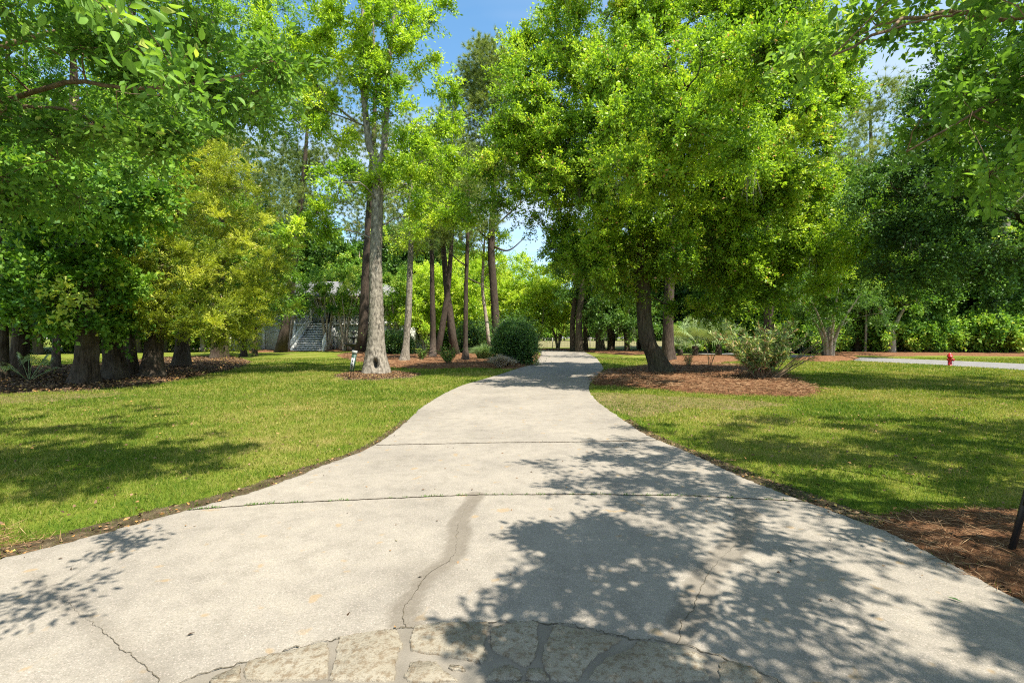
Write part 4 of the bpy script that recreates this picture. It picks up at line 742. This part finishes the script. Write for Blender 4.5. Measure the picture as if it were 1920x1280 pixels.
# right middle tree, trunk outside the frame
make_tree('live_oak_tree', 'dense dark green oak overhanging the lawn from the right picture edge', 'tree', (19.5, 15.5), [([(19.5, 15.5, -.1), (19.3, 15.5, 2.2), (18.8, 15.3, 4.5), (18.3, 15, 8), (18, 15, 12)], [.55, .42, .38, .25, .08]),
  ([(18.9, 15.4, 3.8), (16.5, 15.6, 5.4), (14, 15.6, 6.2), (12, 15.5, 6.4)], [.22, .17, .11, .05]), ([(18.8, 15.3, 4.2), (17.5, 13, 6.5), (15.5, 12, 8)], [.2, .14, .07])],
 [B(1850,400,15,2.6,2.4,1.8,44), B(1860,150,15.5,1.9,1.8,1.3,26), B(1930,50,15.5,2.2,2.0,1.6,24), B(1765,290,15.5,.9,1.4,.6,8), B(1760,480,15.5,2.0,2.0,1.0,26), B(1700,380,15.5,1.6,1.8,1.3,24), B(1850,230,15,2.2,2.4,1.6,26), B(1880,520,15.5,1.6,1.6,.7,12), B(1960,330,14.5,3,3,2.4,34), ((19, 14.5, 9), (4.5, 4.5, 3), 50), ((22, 14, 6.5), (3, 4, 2.5), 24), B(1790,330,15.5,2,2,1.2,20), ((18, 10.5, 8.5), (2.6, 1.6, 1.6), 16)],
 M_dark, B_oak, dict(rc=.85, ns=14, nl=30, Ln=.10, Wd=.05, out_=.75, up=.35, droop=.2, jit=.07, tone0=.55), flare=.3, twigs=.007, moss=(6, 20, .7), sd=120)
make_tree('hardwood_tree', 'mid green tree filling the gap between the big oak and the dark overhanging oak', 'tree', (26.6, 41), [([(26.6, 41, -.1), (26.6, 41, 4), (26, 40, 9), (25, 37, 14)], [.3, .25, .18, .05])],
 [B(1600,400,36,4.6,3.6,3.2,44), B(1690,440,36,3.6,3.6,3.2,34), B(1580,370,36,3.0,3,1.8,18), B(1760,380,36,4.0,3.6,2.6,24), B(1550,480,38,3.0,2.6,2.4,22)], M_maple, B_oak, dict(rc=1.35, ns=13, nl=28, Ln=.19, Wd=.10, jit=.09, tone0=.5), moss=(4, 18, .8), sd=121)
make_tree('pine_tree', 'pine with dark needled limbs poking out behind the right side of the big oak', 'tree', (18.6, 35), [([(18.6, 35, -.1), (18.6, 35, 7), (18.4, 35, 15), (18.6, 35, 23), (18.6, 35, 29)], [.36, .3, .26, .18, .06])],
 [B(1480,90,35,3.4,2.8,2.8,24), B(1590,290,35,2.2,2,1.3,12), B(1480,-60,35,3.6,3,3,16), B(1535,140,35,1.6,1.8,1.2,10)], M_pine, B_pine, dict(FPf, rc=1.2, Ln=.28, Wd=.018), sd=122)
make_tree('pine_tree', 'dark pine trunk standing close behind the leaning oak', 'tree', G(1252, 673), [([W(1253,675,32), W(1252,640,32), W(1254,580,32), W(1256,500,32), W(1260,300,32), W(1262,100,32)], [.44, .36, .32, .28, .2, .08])], [B(1262,200,32,4,3,4,20)], M_pine, B_pine, FPf, flare=.25, sd=123)
# ------------------------------------------------------------------ the two near trees whose branches hang over the camera and shade the ground
SK = np.array([SUN.x/SUN.z, SUN.y/SUN.z, 1.])
def casters(poly, n, z0, z1, okpoly, dens=None, vis=1.0, zpow=1.0, mr=.38):
    """clump centres whose shadow falls inside the ground polygon and which are out of the picture or inside okpoly (px)"""
    p = np.array(poly); o_ = []; t_ = 0
    while len(o_) < n and t_ < 60000:
        t_ += 1; gx, gy = RNG.uniform(p[:, 0].min(), p[:, 0].max()), RNG.uniform(p[:, 1].min(), p[:, 1].max())
        if not inpoly(np.array([gx]), np.array([gy]), poly)[0]: continue
        if dens is not None and RNG.random() > dens(gx, gy): continue
        z = z0+(z1-z0)*RNG.random()**zpow; P = np.array([gx, gy, 0])+z*SK
        if P[1] > .3:
            px, py = 960+F*P[0]/P[1], HOR-F*(P[2]-CAMH)/P[1]; m_ = mr/P[1]*F
            if -m_ < px < 1920+m_ and py > -m_ and (RNG.random() > vis or not inpoly(np.array([px]), np.array([py]), okpoly)[0]): continue
        if np.linalg.norm(P-np.array([0, 0, CAMH])) < 2.0: continue
        o_.append(P)
    return np.array(o_)
def near_tree(name, label, base, stems, C, limbs, fol, k0=.010, sd=5):
    b = np.array([base[0], base[1], 0.]); root = empty(name, b, label, 'tree'); parts = []; nodes = []; rads = []
    for k, (pts, rr) in enumerate(stems):
        V, Fc, Q = trunk_geo(np.array(pts)-b, rr, 20, 50, .3 if k == 0 else 0, .4, 5, .05, None, sd+k); parts.append((V, Fc))
        for q in Q[12::3]: nodes.append(q[:3]); rads.append(q[3])
    V, Fq = merge(parts); mesh_obj('trunk', V, Fq, B_near, root, smooth=True); lp = []
    for pts, r0, r1 in limbs:
        Q = spline(np.array(pts)-b, 22); rr = np.linspace(r0, r1, 22); Q[1:-1] += RNG.normal(size=(20, 3))*.012; lp.append(tube(Q, rr, 8))
        for q, r_ in zip(Q[1:], rr[1:]): nodes.append(q); rads.append(r_)
    C = C-b; lp.append(limb_system(nodes, rads, C, .006, k0, 9, 6)); O = norm(C-np.array(nodes)[np.argmin(np.linalg.norm(C[:, None]-np.array(nodes)[None], axis=2), axis=1)])
    V, Fc, T, tw = foliage(C, O*.8, **fol); lp.append(twig_ribbons(tw[0], tw[1], .003)); Vb, Fb = merge(lp); mesh_obj('branches', Vb, Fb, B_near, root, smooth=True)
    mesh_obj('crown', V, Fc, M_near, root, {'v': T}); return root
gR = [(-.28,2.75),(.1,2.2),(.6,1.6),(.9,.8),(12.5,.8),(12.5,9.3),(7,9.6),(4,9.7),(2.3,8.9),(1.2,7.6),(.7,6.6),(0,5.7),(.55,5.1),(.5,4.5),(-.02,3.7),(.35,3.25)]
okR = [(1760,-60),(2000,-60),(2000,430),(1860,340),(1770,300),(1740,200)]
CR = casters(gR, 760, 3.0, 7.5, okR, lambda x, y: min(1, .50+.4*max(0, x-.2)) * (.8 if y < 3.0 and x > 1.6 else 1), .25)
CRe = casters([(-.45,2.8),(0,2.35),(.6,2.0),(1.0,2.4),(.9,3.3),(1.3,5),(1.2,6.6),(.7,6.7),(0,5.8),(.5,5.1),(.35,4.5),(-.15,3.75),(.25,3.25)], 40, 3.0, 4.2, [(0,0),(1,0),(0,1)], mr=.2)
CRv = clumps_in([(W(1740,15,4.8), (.25,.4,.08), 3, 3), (W(1640,40,4.6), (.2,.2,.03), 2, 3), (W(1540,80,4.6), (.15,.2,.03), 2, 3), (W(1860,110,5.2), (.4,.7,.35), 9, 3), (W(1840,215,5.6), (.4,.6,.25), 9, 3), (W(1890,290,5.4), (.3,.6,.2), 6, 3), (W(1745,240,5.6), (.12,.3,.06), 3, 3)])[0]
near_tree('dogwood_tree', 'near tree beyond the right picture edge with broad leaves hanging across the upper right corner', (9.6, 3.2),
 [([(9.6,3.2,-.1),(9.5,3.2,1.2),(9.1,3.1,2.4),(8.2,2.9,3.6),(7,2.8,4.8),(5.6,2.6,5.8)], [.30,.24,.21,.17,.12,.06]), ([(9.3,3.15,1.9),(9.8,4.2,3.8),(9.2,5.5,5.4),(8,6.5,6.5)], [.17,.13,.10,.04]), ([(9.3,3.15,2.0),(8.6,1.6,3.8),(7,.2,5),(5,-1,5.8)], [.16,.13,.1,.04])],
 np.concatenate([CR, CRv, CRe]), [([np.array([7.6,2.9,4.2]), W(1930,140,5.3), W(1800,225,5.2), W(1700,285,5.4)], .05, .008), ([np.array([7.0,2.8,4.8]), W(1920,30,4.8), W(1750,25,4.4), W(1640,70,4.0), W(1560,105,3.8)], .045, .008)],
 dict(kind='oval', rc=np.concatenate([np.full(len(CR)+len(CRv), .40), np.full(len(CRe), .20)]), ns=11, nl=14, Ln=.080, Wd=.040, out_=.7, up=.1, droop=.25, jit=.05, spread=.75, tone0=.40), sd=140)
gL = [(-15,11.6),(-12,11.6),(-8.5,11.3),(-6.9,10.6),(-5.5,9.0),(-4.1,7.5),(-3.7,6.8),(-4.1,6.1),(-4.4,5.4),(-4.8,4.8),(-5.4,4.4),(-15,4.2)]
okL = [(-80,-60),(330,-60),(540,100),(500,160),(520,190),(430,190),(330,260),(330,300),(200,330),(60,300),(-80,420)]
CL = casters(gL, 820, 3.0, 7.0, okL, lambda x, y: min(1, .7+.3*max(0, -3.6-x)), .15)
CL2 = casters([(-3.15,3.55),(-2.65,3.55),(-2.65,4.0),(-3.15,4.0)], 1, 3.0, 3.6, okL); CL3 = casters([(-3.6,2.7),(-2.95,2.7),(-2.95,3.3),(-3.6,3.3)], 1, 3.0, 3.6, okL)
CLv = clumps_in([(W(120,110,5.0), (.9,.6,.25), 9, 3), (W(300,100,4.9), (.7,.5,.22), 9, 3), (W(440,160,4.9), (.45,.4,.14), 7, 3), (W(525,118,4.5), (.10,.15,.06), 3, 3), (W(130,230,5.0), (.8,.6,.2), 8, 3), (W(300,260,4.8), (.35,.4,.12), 6, 3), (W(60,350,5.2), (.4,.5,.2), 6, 3)])[0]
near_tree('dogwood_tree', 'near tree beyond the left picture edge with pale limbs in the upper left', (-8.2, 4.2),
 [([(-8.2,4.2,-.1),(-8.1,4.2,1.2),(-7.8,4.2,2.3),(-7,4.3,3.4),(-6,4.5,4.4),(-5,4.7,5.6)], [.28,.22,.2,.16,.11,.05]), ([(-8,4.2,1.8),(-8.6,5.2,3.6),(-8,6.5,5.2),(-7,7.5,6.4)], [.16,.13,.1,.04]), ([(-7.9,4.2,1.9),(-7.2,2.6,3.4),(-6,1.2,4.4),(-4.6,0,5.2)], [.15,.12,.09,.04])],
 np.concatenate([CL]+[c for c in (CL2, CL3) if len(c)]+[CLv]), [([np.array([-7.0,4.3,3.4]), W(0,190,5.2), W(130,155,5.0), W(260,166,4.9), W(400,150,4.7), W(535,112,4.5)], .04, .007), ([np.array([-6.9,4.3,3.5]), W(-20,215,5.2), W(100,200,5.1), W(200,240,5.0), W(330,275,4.9)], .035, .008), ([np.array([-7.6,4.25,2.6]), W(-30,235,5.4), W(40,220,5.2), W(60,260,5.2), W(110,300,5.1)], .02, .008)],
 dict(kind='oval', rc=.40, ns=14, nl=18, Ln=.066, Wd=.031, out_=.7, up=.1, droop=.2, jit=.05, spread=.75, tone0=.26), sd=150)
# ------------------------------------------------------------------ shrubs, palms, hedges
def ball(name, label, base, r, h, n, mat, L_, Wd_, cat='bush', lump=.13, group=None, fill=True, sd=1):
    root = empty(name, (base[0], base[1], 0), label, cat, group)
    u = norm(RNG.normal(size=(n, 3))); u[:, 2] = np.abs(u[:, 2])*1.0-.25*(RNG.random(n) < .4); rr = 1+lump*vnoise(u[:, 0]*5+sd, u[:, 1]*5+u[:, 2]*4, 1.1, sd)+RNG.normal(size=n)*.03+np.abs(RNG.normal(size=n))**3*.045
    sq = np.stack([np.sign(u[:, k])*np.abs(u[:, k])**.82 for k in range(3)], 1); P = np.stack([sq[:, 0]*r*rr, sq[:, 1]*r*rr, h*.28+np.maximum(sq[:, 2], -.36)*h*.74*rr], 1)
    V, Fc, T = cards(P, norm(u+RNG.normal(size=P.shape)*.7), L_*(.7+.6*RNG.random(n)), Wd_, np.clip(.5+.22*RNG.normal(size=n), 0, 1), .5); mesh_obj('foliage', V, Fc, mat, root, {'v': T})
    m_ = MB()
    for q in range(7): a = q*.9; m_.tube([(.12*math.cos(a), .12*math.sin(a), -.02), (.3*r*math.cos(a), .3*r*math.sin(a), h*.35), (.6*r*math.cos(a), .6*r*math.sin(a), h*.65)], [.035, .028, .012], 6)
    m_.build('stems', B_oak, root)
    if fill:   # inner dead twigs that stop light
        n2 = 1500; u2 = norm(RNG.normal(size=(n2, 3)))*RNG.random((n2, 1))**.4*.86; P = np.stack([u2[:, 0]*r, u2[:, 1]*r, np.maximum(h*.3+u2[:, 2]*h*.62, .04)], 1)
        V, Fc, T = cards(P, norm(RNG.normal(size=P.shape)), .22*r, .12*r, .1+0*P[:, 0], 0); mesh_obj('inner_foliage', V, Fc, M_dark, root, {'v': T})
    return root
ball('clipped_bush', 'large round clipped dark green bush at the left edge of the driveway', ((966-960)/F*27.5, 27.8), 1.25, 2.35, 15000, M_holly, .075, .045, sd=3)
ball('clipped_bush', 'second dark clipped bush showing just above the round one by the drive', ((965-960)/F*36, 36.5), 1.35, 2.8, 9000, M_holly, .10, .06, sd=4)
ball('hedge', 'dark low hedge behind and right of the hollow flared trunk', ((742-960)/F*42, 42), 1.5, 1.95, 8000, M_holly, .11, .07, 'hedge', sd=5)
ball('hedge', 'dark shaded bush between the thin bare-branched pine and the round bush', ((893-960)/F*46, 46), 2.0, 2.9, 8000, M_holly, .12, .08, 'hedge', sd=6)
def loose(name, label, base, h, nst, spreadx, mat, L_, Wd_, nl=26, cat='shrub', bark=B_near, group=None, bias=(0, 0), top=.35, r0=.018, clus=False, dr=.1):
    root = empty(name, (base[0], base[1], 0), label, cat, group); m_ = []; PV = []; DV = []
    for q in range(nst):
        a = RNG.random()*6.28; l_ = h*(.6+.5*RNG.random()); tilt = spreadx*(.25+.75*RNG.random()); e = np.array([math.cos(a)*tilt+bias[0], math.sin(a)*tilt*.7+bias[1], 1]); e = e/np.linalg.norm(e)*l_
        Q = spline([np.array([.06*math.cos(a), .06*math.sin(a), 0]), e*.5+RNG.normal(size=3)*.03*h+np.array([0, 0, .04*h]), e-np.array([0, 0, dr*h*tilt])], 9); Q[:, 2] = np.maximum(Q[:, 2], .0); m_.append(tube(Q, np.linspace(r0, r0*.25, 9), 5))
        t_ = (1-RNG.random(nl)*(1-top))*8 if not clus else 8-np.abs(RNG.normal(size=nl))*1.3; t_ = np.clip(t_, 0, 7.99); i_ = t_.astype(int); f_ = (t_-i_)[:, None]; p = Q[i_]*(1-f_)+Q[i_+1]*f_+RNG.normal(size=(nl, 3))*.02
        PV.append(p); DV.append(norm(RNG.normal(size=(nl, 3))+norm(e)*.9))
    V, Fq = merge(m_); mesh_obj('stems', V, Fq, bark, root, smooth=True); P = np.concatenate(PV); D = np.concatenate(DV); n = len(P)
    V, Fc, T = cards(P, D, L_*(.6+.7*RNG.random(n)), Wd_, np.clip(RNG.random(n), 0, 1), .5); mesh_obj('foliage', V, Fc, mat, root, {'v': T}); return root
ox, oy = G(1424, 716)
loose('oleander_shrub', 'sprawling oleander with yellowing and brown leaves on straw right of the leaning oak', (ox, oy), 2.35, 58, 1.0, M_olean, .20, .04, 110, bias=(.05, 0), r0=.022, clus=False)
loose('oleander_shrub', 'low bare-stemmed oleander arching right over the lawn beside the sprawling one', (ox+.25, oy-.1), 2.9, 8, .45, M_olean, .17, .024, 22, bias=(1.15, 0), r0=.024, clus=True, dr=.2)
loose('young_shrub', 'small pale shrub on the straw just right of the oak trunk foot', G(1291, 692), 1.0, 12, .5, M_olean, .11, .02, 26)
loose('sapling', 'thin leafy sapling standing alone in the straw left of the oleander foot', G(1330, 690), 1.2, 5, .5, M_olean, .10, .02, 16)
loose('leafy_shrub', 'low feathery green shrub at the feet of the crossing pine pair', G(842, 686), 1.25, 40, .9, M_shade, .10, .035, 40)
loose('leafy_shrub', 'small dark shrub between the slender grey trunk and the leftmost pine', G(790, 678), .9, 22, .7, M_shade, .10, .035, 30)
loose('leafy_shrub', 'green shrub behind the crossing pine pair beside the far path', G(812, 668), 1.5, 26, .7, M_maple, .14, .06, 34)
def grasstuft(label, base, h, r, n, mat, wd):
    root_l = base; a = RNG.random(n)*6.28; q = RNG.random(n)**.6; P0 = np.stack([np.cos(a)*q*r*.3, np.sin(a)*q*r*.3, 0*a], 1); l_ = h*(.6+.5*RNG.random(n)); o = np.stack([np.cos(a)*q, np.sin(a)*q, 0*a], 1)
    P1 = P0+o*r*.25+UP*l_[:, None]*.6; P2 = P0+o*r*.85*(.7+.6*RNG.random((n, 1)))+UP*(l_*(.9-.35*q))[:, None]; S = norm(np.cross(P1-P0, RNG.normal(size=(n, 3))))*wd
    V = np.stack([P0-S, P0+S, P1+S*.8, P1-S*.8, P2], 1).reshape(-1, 3); b_ = np.arange(n)[:, None]*5
    return tag(mesh_obj('ornamental_grass', V, [b_+np.array([[0, 1, 2, 3]]), b_+np.array([[3, 2, 4]])], mat, attrs={'v': np.repeat(RNG.random(n), 5)}, loc=(base[0], base[1], 0)), label, 'ornamental grass')
gx_, gy_ = G(908, 676); grasstuft('fountain of fine pale green grass left of the round clipped bush', (gx_, gy_), 1.35, 1.15, 2600, M_gren, .010)
gx_, gy_ = G(938, 690); grasstuft('dry tan grass tuft at the foot of the round clipped bush', (gx_, gy_), .85, .75, 1500, M_tan, .008)
gx_, gy_ = G(957, 689); grasstuft('smaller dry tan grass tuft between the tan tuft and the driveway', (gx_, gy_), .6, .5, 800, M_tan, .007)
def fan(root, p0, d, pet, R_, nseg=26, wd=.05):
    d = d/np.linalg.norm(d); tip = p0+d*pet; S = norm(np.cross(d, UP)); Nn = np.cross(S, d); V = []; Fc = []; T = []
    pt = tube(spline([p0, p0+d*pet*.5+UP*pet*.06, tip], 5), .012, 4); t0 = RNG.random()*.5
    for k in range(nseg):
        a = -2.0+4.0*k/(nseg-1); v = d*math.cos(a)+S*math.sin(a); m1 = tip+v*R_*.55+Nn*.05*R_; e = tip+v*R_*(1-.12*abs(a))-UP*R_*(.22+.12*RNG.random()); sd_ = norm(np.cross(v, Nn))*wd/2; b_ = len(V)
        V += [tip, m1+sd_-Nn*.01, m1-sd_+Nn*.01, e]; Fc += [(b_, b_+2, b_+3, b_+1)]; T += [t0+.25*RNG.random()]*4
    o = mesh_obj('frond', np.array(V), np.array(Fc), M_palm, root, {'v': np.array(T)}); V2, F2 = pt; mesh_obj('petiole', V2, F2, M_palm, o, {'v': np.full(len(V2), .6)})
for k, (px, py, Y, n_, hT, s_, lab) in enumerate(((1303,670,37.5,20,.9,1.35,'fan palm with spreading grey green fronds behind the oak trunk'), (1347,668,39,20,1.0,1.35,'fan palm with drooping fronds behind the oak, nearer the road'), (1275,664,42,12,.5,1.0,'small stemless fan palm half hidden by the dark pine trunk'))):
    x = (px-960)/F*Y; root = empty('fan_palm', (x, Y, 0), lab, 'palm', 'fan palms behind the oak'); V, Fc, Q = trunk_geo([(0, 0, -.05), (.03, 0, hT*.5), (0, 0, hT)], [.24, .22, .2], 14, 12, 0, 1, 4, .15); mesh_obj('trunk', V, Fc, B_cypress, root, smooth=True)
    for q in range(n_):
        a = q*2.4; el = .30+1.15*((q*7) % n_)/n_; fan(root, np.array([0, 0, hT-.05]), np.array([math.cos(a)*math.cos(el), math.sin(a)*math.cos(el), math.sin(el)]), 1.0*s_*(.8+.4*RNG.random()), 1.0*s_, 26, .065)
tx, ty = G(1555, 674); st = []
for q in range(7):
    a = q*.9; st.append(([(tx+.18*math.cos(a), ty+.18*math.sin(a), -.05), (tx+.3*math.cos(a), ty+.3*math.sin(a), 1.2), (tx+1.1*math.cos(a), ty+.9*math.sin(a), 3.0), (tx+2.2*math.cos(a), ty+1.6*math.sin(a), 4.6)], [.13, .11, .06, .02]))
make_tree('crepe_myrtle', 'many stemmed small tree on a straw ring at the near edge of the road', 'tree', (tx, ty), st, [((tx, ty, 4.6), (3.0, 2.4, 2.0), 46, 3.2), ((tx+2.6, ty, 3.4), (1.6, 1.2, .9), 10)], M_shade, B_pale, dict(rc=1.0, ns=11, nl=24, Ln=.16, Wd=.05, out_=.8, up=.3, droop=.2, jit=.08, tone0=.62), segs=10, rings=16, sd=160)
# left corner palmetto stems and dead fronds
lx_, ly_ = G(55, 716); root = empty('fan_palm', (lx_, ly_, 0), 'straggly half dead palm with thin stalks beside the shaded left trunks', 'palm')
for q in range(9):
    a = q*2.4; el = .5+.9*((q*5) % 9)/9; fan(root, np.zeros(3), np.array([math.cos(a)*math.cos(el), math.sin(a)*math.cos(el), math.sin(el)]), .9, .35, 14, .03)
# ------------------------------------------------------------------ background woods: three kinds of tree, copied
def proto(kind, loc, rz, s, label, group, sd):
    if kind == 'oak': return make_tree('live_oak_tree', label, 'tree', (0, 0), [([(0, 0, -.1), (.2, 0, 3), (-.1, .2, 6), (.2, 0, 10), (0, 0, 14)], [.38, .3, .26, .18, .05])], [((0, 0, 10.5), (4.6, 4.2, 4.6), 84), ((.8, -1, 5.2), (4.4, 3.8, 1.9), 46)], M_shade, B_oak, dict(rc=1.6, ns=12, nl=28, Ln=.30, Wd=.17, jit=.15, out_=.8, up=.3, tone0=.5), group, segs=12, rings=20, sd=sd)
    if kind == 'maple': return make_tree('hardwood_tree', label, 'tree', (0, 0), [([(0, 0, -.1), (-.2, 0, 3), (.2, .2, 7), (0, 0, 12)], [.26, .22, .18, .05])], [((0, 0, 7.5), (3.9, 3.6, 4.6), 84, 3.5), ((.4, -1.4, 3.0), (2.8, 2, 1.3), 20)], M_maple, B_pale, dict(rc=1.4, ns=12, nl=26, Ln=.28, Wd=.17, jit=.14, out_=.8, up=.3, tone0=.6), group, segs=12, rings=20, sd=sd)
    if kind == 'pine': return make_tree('pine_tree', label, 'tree', (0, 0), [([(0, 0, -.1), (.1, 0, 7), (-.2, .1, 14), (0, 0, 23)], [.34, .28, .22, .05])], [((0, 0, 18.5), (3.4, 3.2, 4.6), 54, 3.5), ((0, 0, 12), (2.4, 2.4, 1.8), 12)], M_pine, B_pine, dict(rc=1.7, ns=14, nl=24, Ln=.5, Wd=.045, out_=.8, up=.5, kind='tuft'), group, segs=12, rings=20, sd=sd)
    if kind == 'bush': return make_tree('understory_shrub', label, 'shrub', (0, 0), [([(0, 0, -.05), (.1, 0, 1), (.1, 0, 2.0)], [.06, .05, .02]), ([(0, 0, -.05), (-.4, 0, 1), (-.9, 0, 1.8)], [.05, .04, .02])], [((0, 0, 1.5), (1.9, 1.5, 1.1), 34, 3)], M_maple, B_pale, dict(rc=.8, ns=10, nl=22, Ln=.2, Wd=.12, jit=.1, tone0=.6), group, segs=8, rings=10, sd=sd)
P0 = {}
def plant(kind, x, y, s, label, group):
    rz = RNG.random()*6.28
    if kind not in P0:
        P0[kind] = o = proto(kind, None, 0, 1, label, group, 200+len(P0)); o.location = (x, y, 0); o.scale = (s, s, s); o.rotation_euler = (0, 0, rz); return o
    return copy_tree(P0[kind], (x, y, 0), rz, s, label, group)
LB = {('R', 'oak'): 'dark green tree in the shaded wood across the road on the right', ('R', 'maple'): 'bright green tree at the front of the wood across the road on the right', ('R', 'pine'): 'pine standing in the wood across the road on the right', ('R', 'bush'): 'leafy shrub along the foot of the wood across the road',
      ('L', 'oak'): 'dark tree in the wood behind the left tree row', ('L', 'maple'): 'green leafy tree in the wood behind the left tree row', ('L', 'pine'): 'pine in the wood behind the left tree row', ('L', 'bush'): 'low shrub in the wood behind the left tree row',
      ('B', 'oak'): 'dark tree in the distant wood behind the cottage and pines', ('B', 'maple'): 'light green tree in the distant wood behind the cottage and pines', ('B', 'pine'): 'pine in the distant wood behind the cottage and pines', ('B', 'bush'): 'low shrub in the distant wood behind the cottage and pines',
      ('M', 'maple'): 'distant tree on the far side of the dry meadow', ('M', 'oak'): 'distant dark tree on the far side of the dry meadow'}
GR = {'R': 'wood across the road', 'L': 'wood behind the left tree row', 'B': 'distant wood behind the cottage', 'M': 'trees beyond the meadow'}
ORD = 'first second third fourth fifth sixth seventh eighth ninth tenth eleventh twelfth thirteenth fourteenth fifteenth sixteenth seventeenth eighteenth nineteenth twentieth'.split()
PLACE = {'R': 'in the wood across the road', 'L': 'behind the left tree row', 'B': 'in the distant wood behind the cottage', 'M': 'beyond the dry meadow'}
LOOK = {'oak': 'dark tree', 'maple': 'bright leafy tree', 'pine': 'pine', 'bush': 'leafy shrub'}
def row(zone, x0, y0, x1, y1, n, kinds, s0, s1, jx=1.2, jy=2, where=None):
    made = {}
    for k in range(n):
        t_ = (k+.5)/n; kd = kinds[int(RNG.random()*len(kinds))]
        o = plant(kd, x0+(x1-x0)*t_+RNG.normal()*jx*.5, y0+(y1-y0)*t_+RNG.normal()*jy*.5, s0+(s1-s0)*RNG.random(), '%s %s %s' % (LOOK[kd], where or 'deep', PLACE[zone]), GR[zone])
        made.setdefault(kd, []).append(o)
    if where:
        for kd, os_ in made.items():
            os_.sort(key=lambda o: o.location.x/o.location.y)
            for k, o in enumerate(os_): o['label'] = '%s %s from the left, %s %s' % (ORD[k], LOOK[kd], where, PLACE[zone])
row('R', 19, 50, 66, 44, 15, ['oak', 'maple', 'maple', 'oak', 'pine'], .85, 1.2, where='in front'); row('R', 22, 58, 78, 54, 14, ['oak', 'pine', 'oak', 'maple'], 1.0, 1.35); row('R', 24, 66, 88, 64, 12, ['oak', 'pine', 'oak'], 1.2, 1.5)
row('R', 16, 47.5, 62, 42.5, 20, ['bush'], .8, 1.25, 1.5, 1, 'low')
row('L', -58, 50, -31, 66, 10, ['oak', 'maple', 'oak', 'pine'], .9, 1.3); row('L', -66, 58, -34, 76, 9, ['oak', 'oak', 'pine'], 1.2, 1.5); row('L', -50, 38, -32, 52, 8, ['oak', 'maple'], .8, 1.0, where='close')
row('L', -52, 44, -34, 55, 9, ['bush'], .9, 1.3, where='low')
row('B', -34, 76, -7, 76, 10, ['oak', 'maple', 'pine', 'maple'], 1.0, 1.35, where='in front'); row('B', -30, 88, -8, 88, 8, ['oak', 'pine', 'oak'], 1.2, 1.5); row('B', -12, 64, -2, 66, 4, ['maple'], .8, 1.0); row('B', -11, 60, 0, 61, 6, ['bush'], .8, 1.2, where='low')
row('R', 12, 60, 22, 58, 4, ['oak', 'maple'], .8, 1.1); row('M', -22, 168, 62, 164, 20, ['bush'], 2.4, 3.2, 3, 4, where='low')
row('M', -30, 176, 75, 172, 24, ['maple', 'oak'], 1.1, 1.5, 3, 8, 'far')
plant('bush', (1855-960)/F*44, 44, 1.5, 'wide yellow green bush at the wood edge left of the right trunk', GR['R'])
bx = (1897-960)/F*45
make_tree('pine_tree', 'stout grey brown trunk at the wood edge near the right picture edge', 'tree', (bx, 45), [([(bx, 45, -.1), (bx-.1, 45, 3), (bx-.5, 45, 7), (bx-.5, 45, 14)], [.52, .44, .40, .2])], [((bx, 45, 13), (4, 3.5, 3.4), 24)], M_pine, B_grey, FPf, flare=.15, sd=170)
for k, (px, Y, r_, lab) in enumerate(((1609,46,.36,'dark trunk leftmost at the wood edge across the road'), (1634,46,.40,'dark trunk second from the left at the wood edge across the road'), (1622,45,.12,'thin pale trunk between two dark trunks across the road'))):
    x = (px-960)/F*Y; make_tree('hardwood_tree', lab, 'tree', (x, Y), [([(x, Y, -.1), (x+.1, Y, 3), (x, Y, 6), (x, Y, 9)], [r_, r_*.8, r_*.6, r_*.3])], [((x, Y, 7.5), (2.4, 2, 2.4), 22)], M_shade, B_oak if r_ > .2 else B_pale, dict(rc=1.3, ns=11, nl=24, Ln=.25, Wd=.13, jit=.12), segs=14, sd=180+k)
x = (1672-960)/F*44; make_tree('hardwood_tree', 'pale forked mossy tree at the wood edge across the road', 'tree', (x, 44), [([(x, 44, -.1), (x, 44, 1.6), (x-.1, 44, 2.3)], [.34, .28, .26]), ([(x, 44, 2.0), (x-1.0, 44, 4), (x-1.8, 44, 6)], [.2, .15, .06]), ([(x, 44, 2.0), (x+.9, 44, 3.8), (x+2.0, 44, 5.2)], [.2, .15, .06])],
 [((x, 43.5, 5.5), (3, 2, 1.6), 26)], M_maple, B_pale, dict(rc=1.1, ns=11, nl=22, Ln=.22, Wd=.12, jit=.1, tone0=.6), segs=14, moss=(8, 16, 1.2), sd=190)
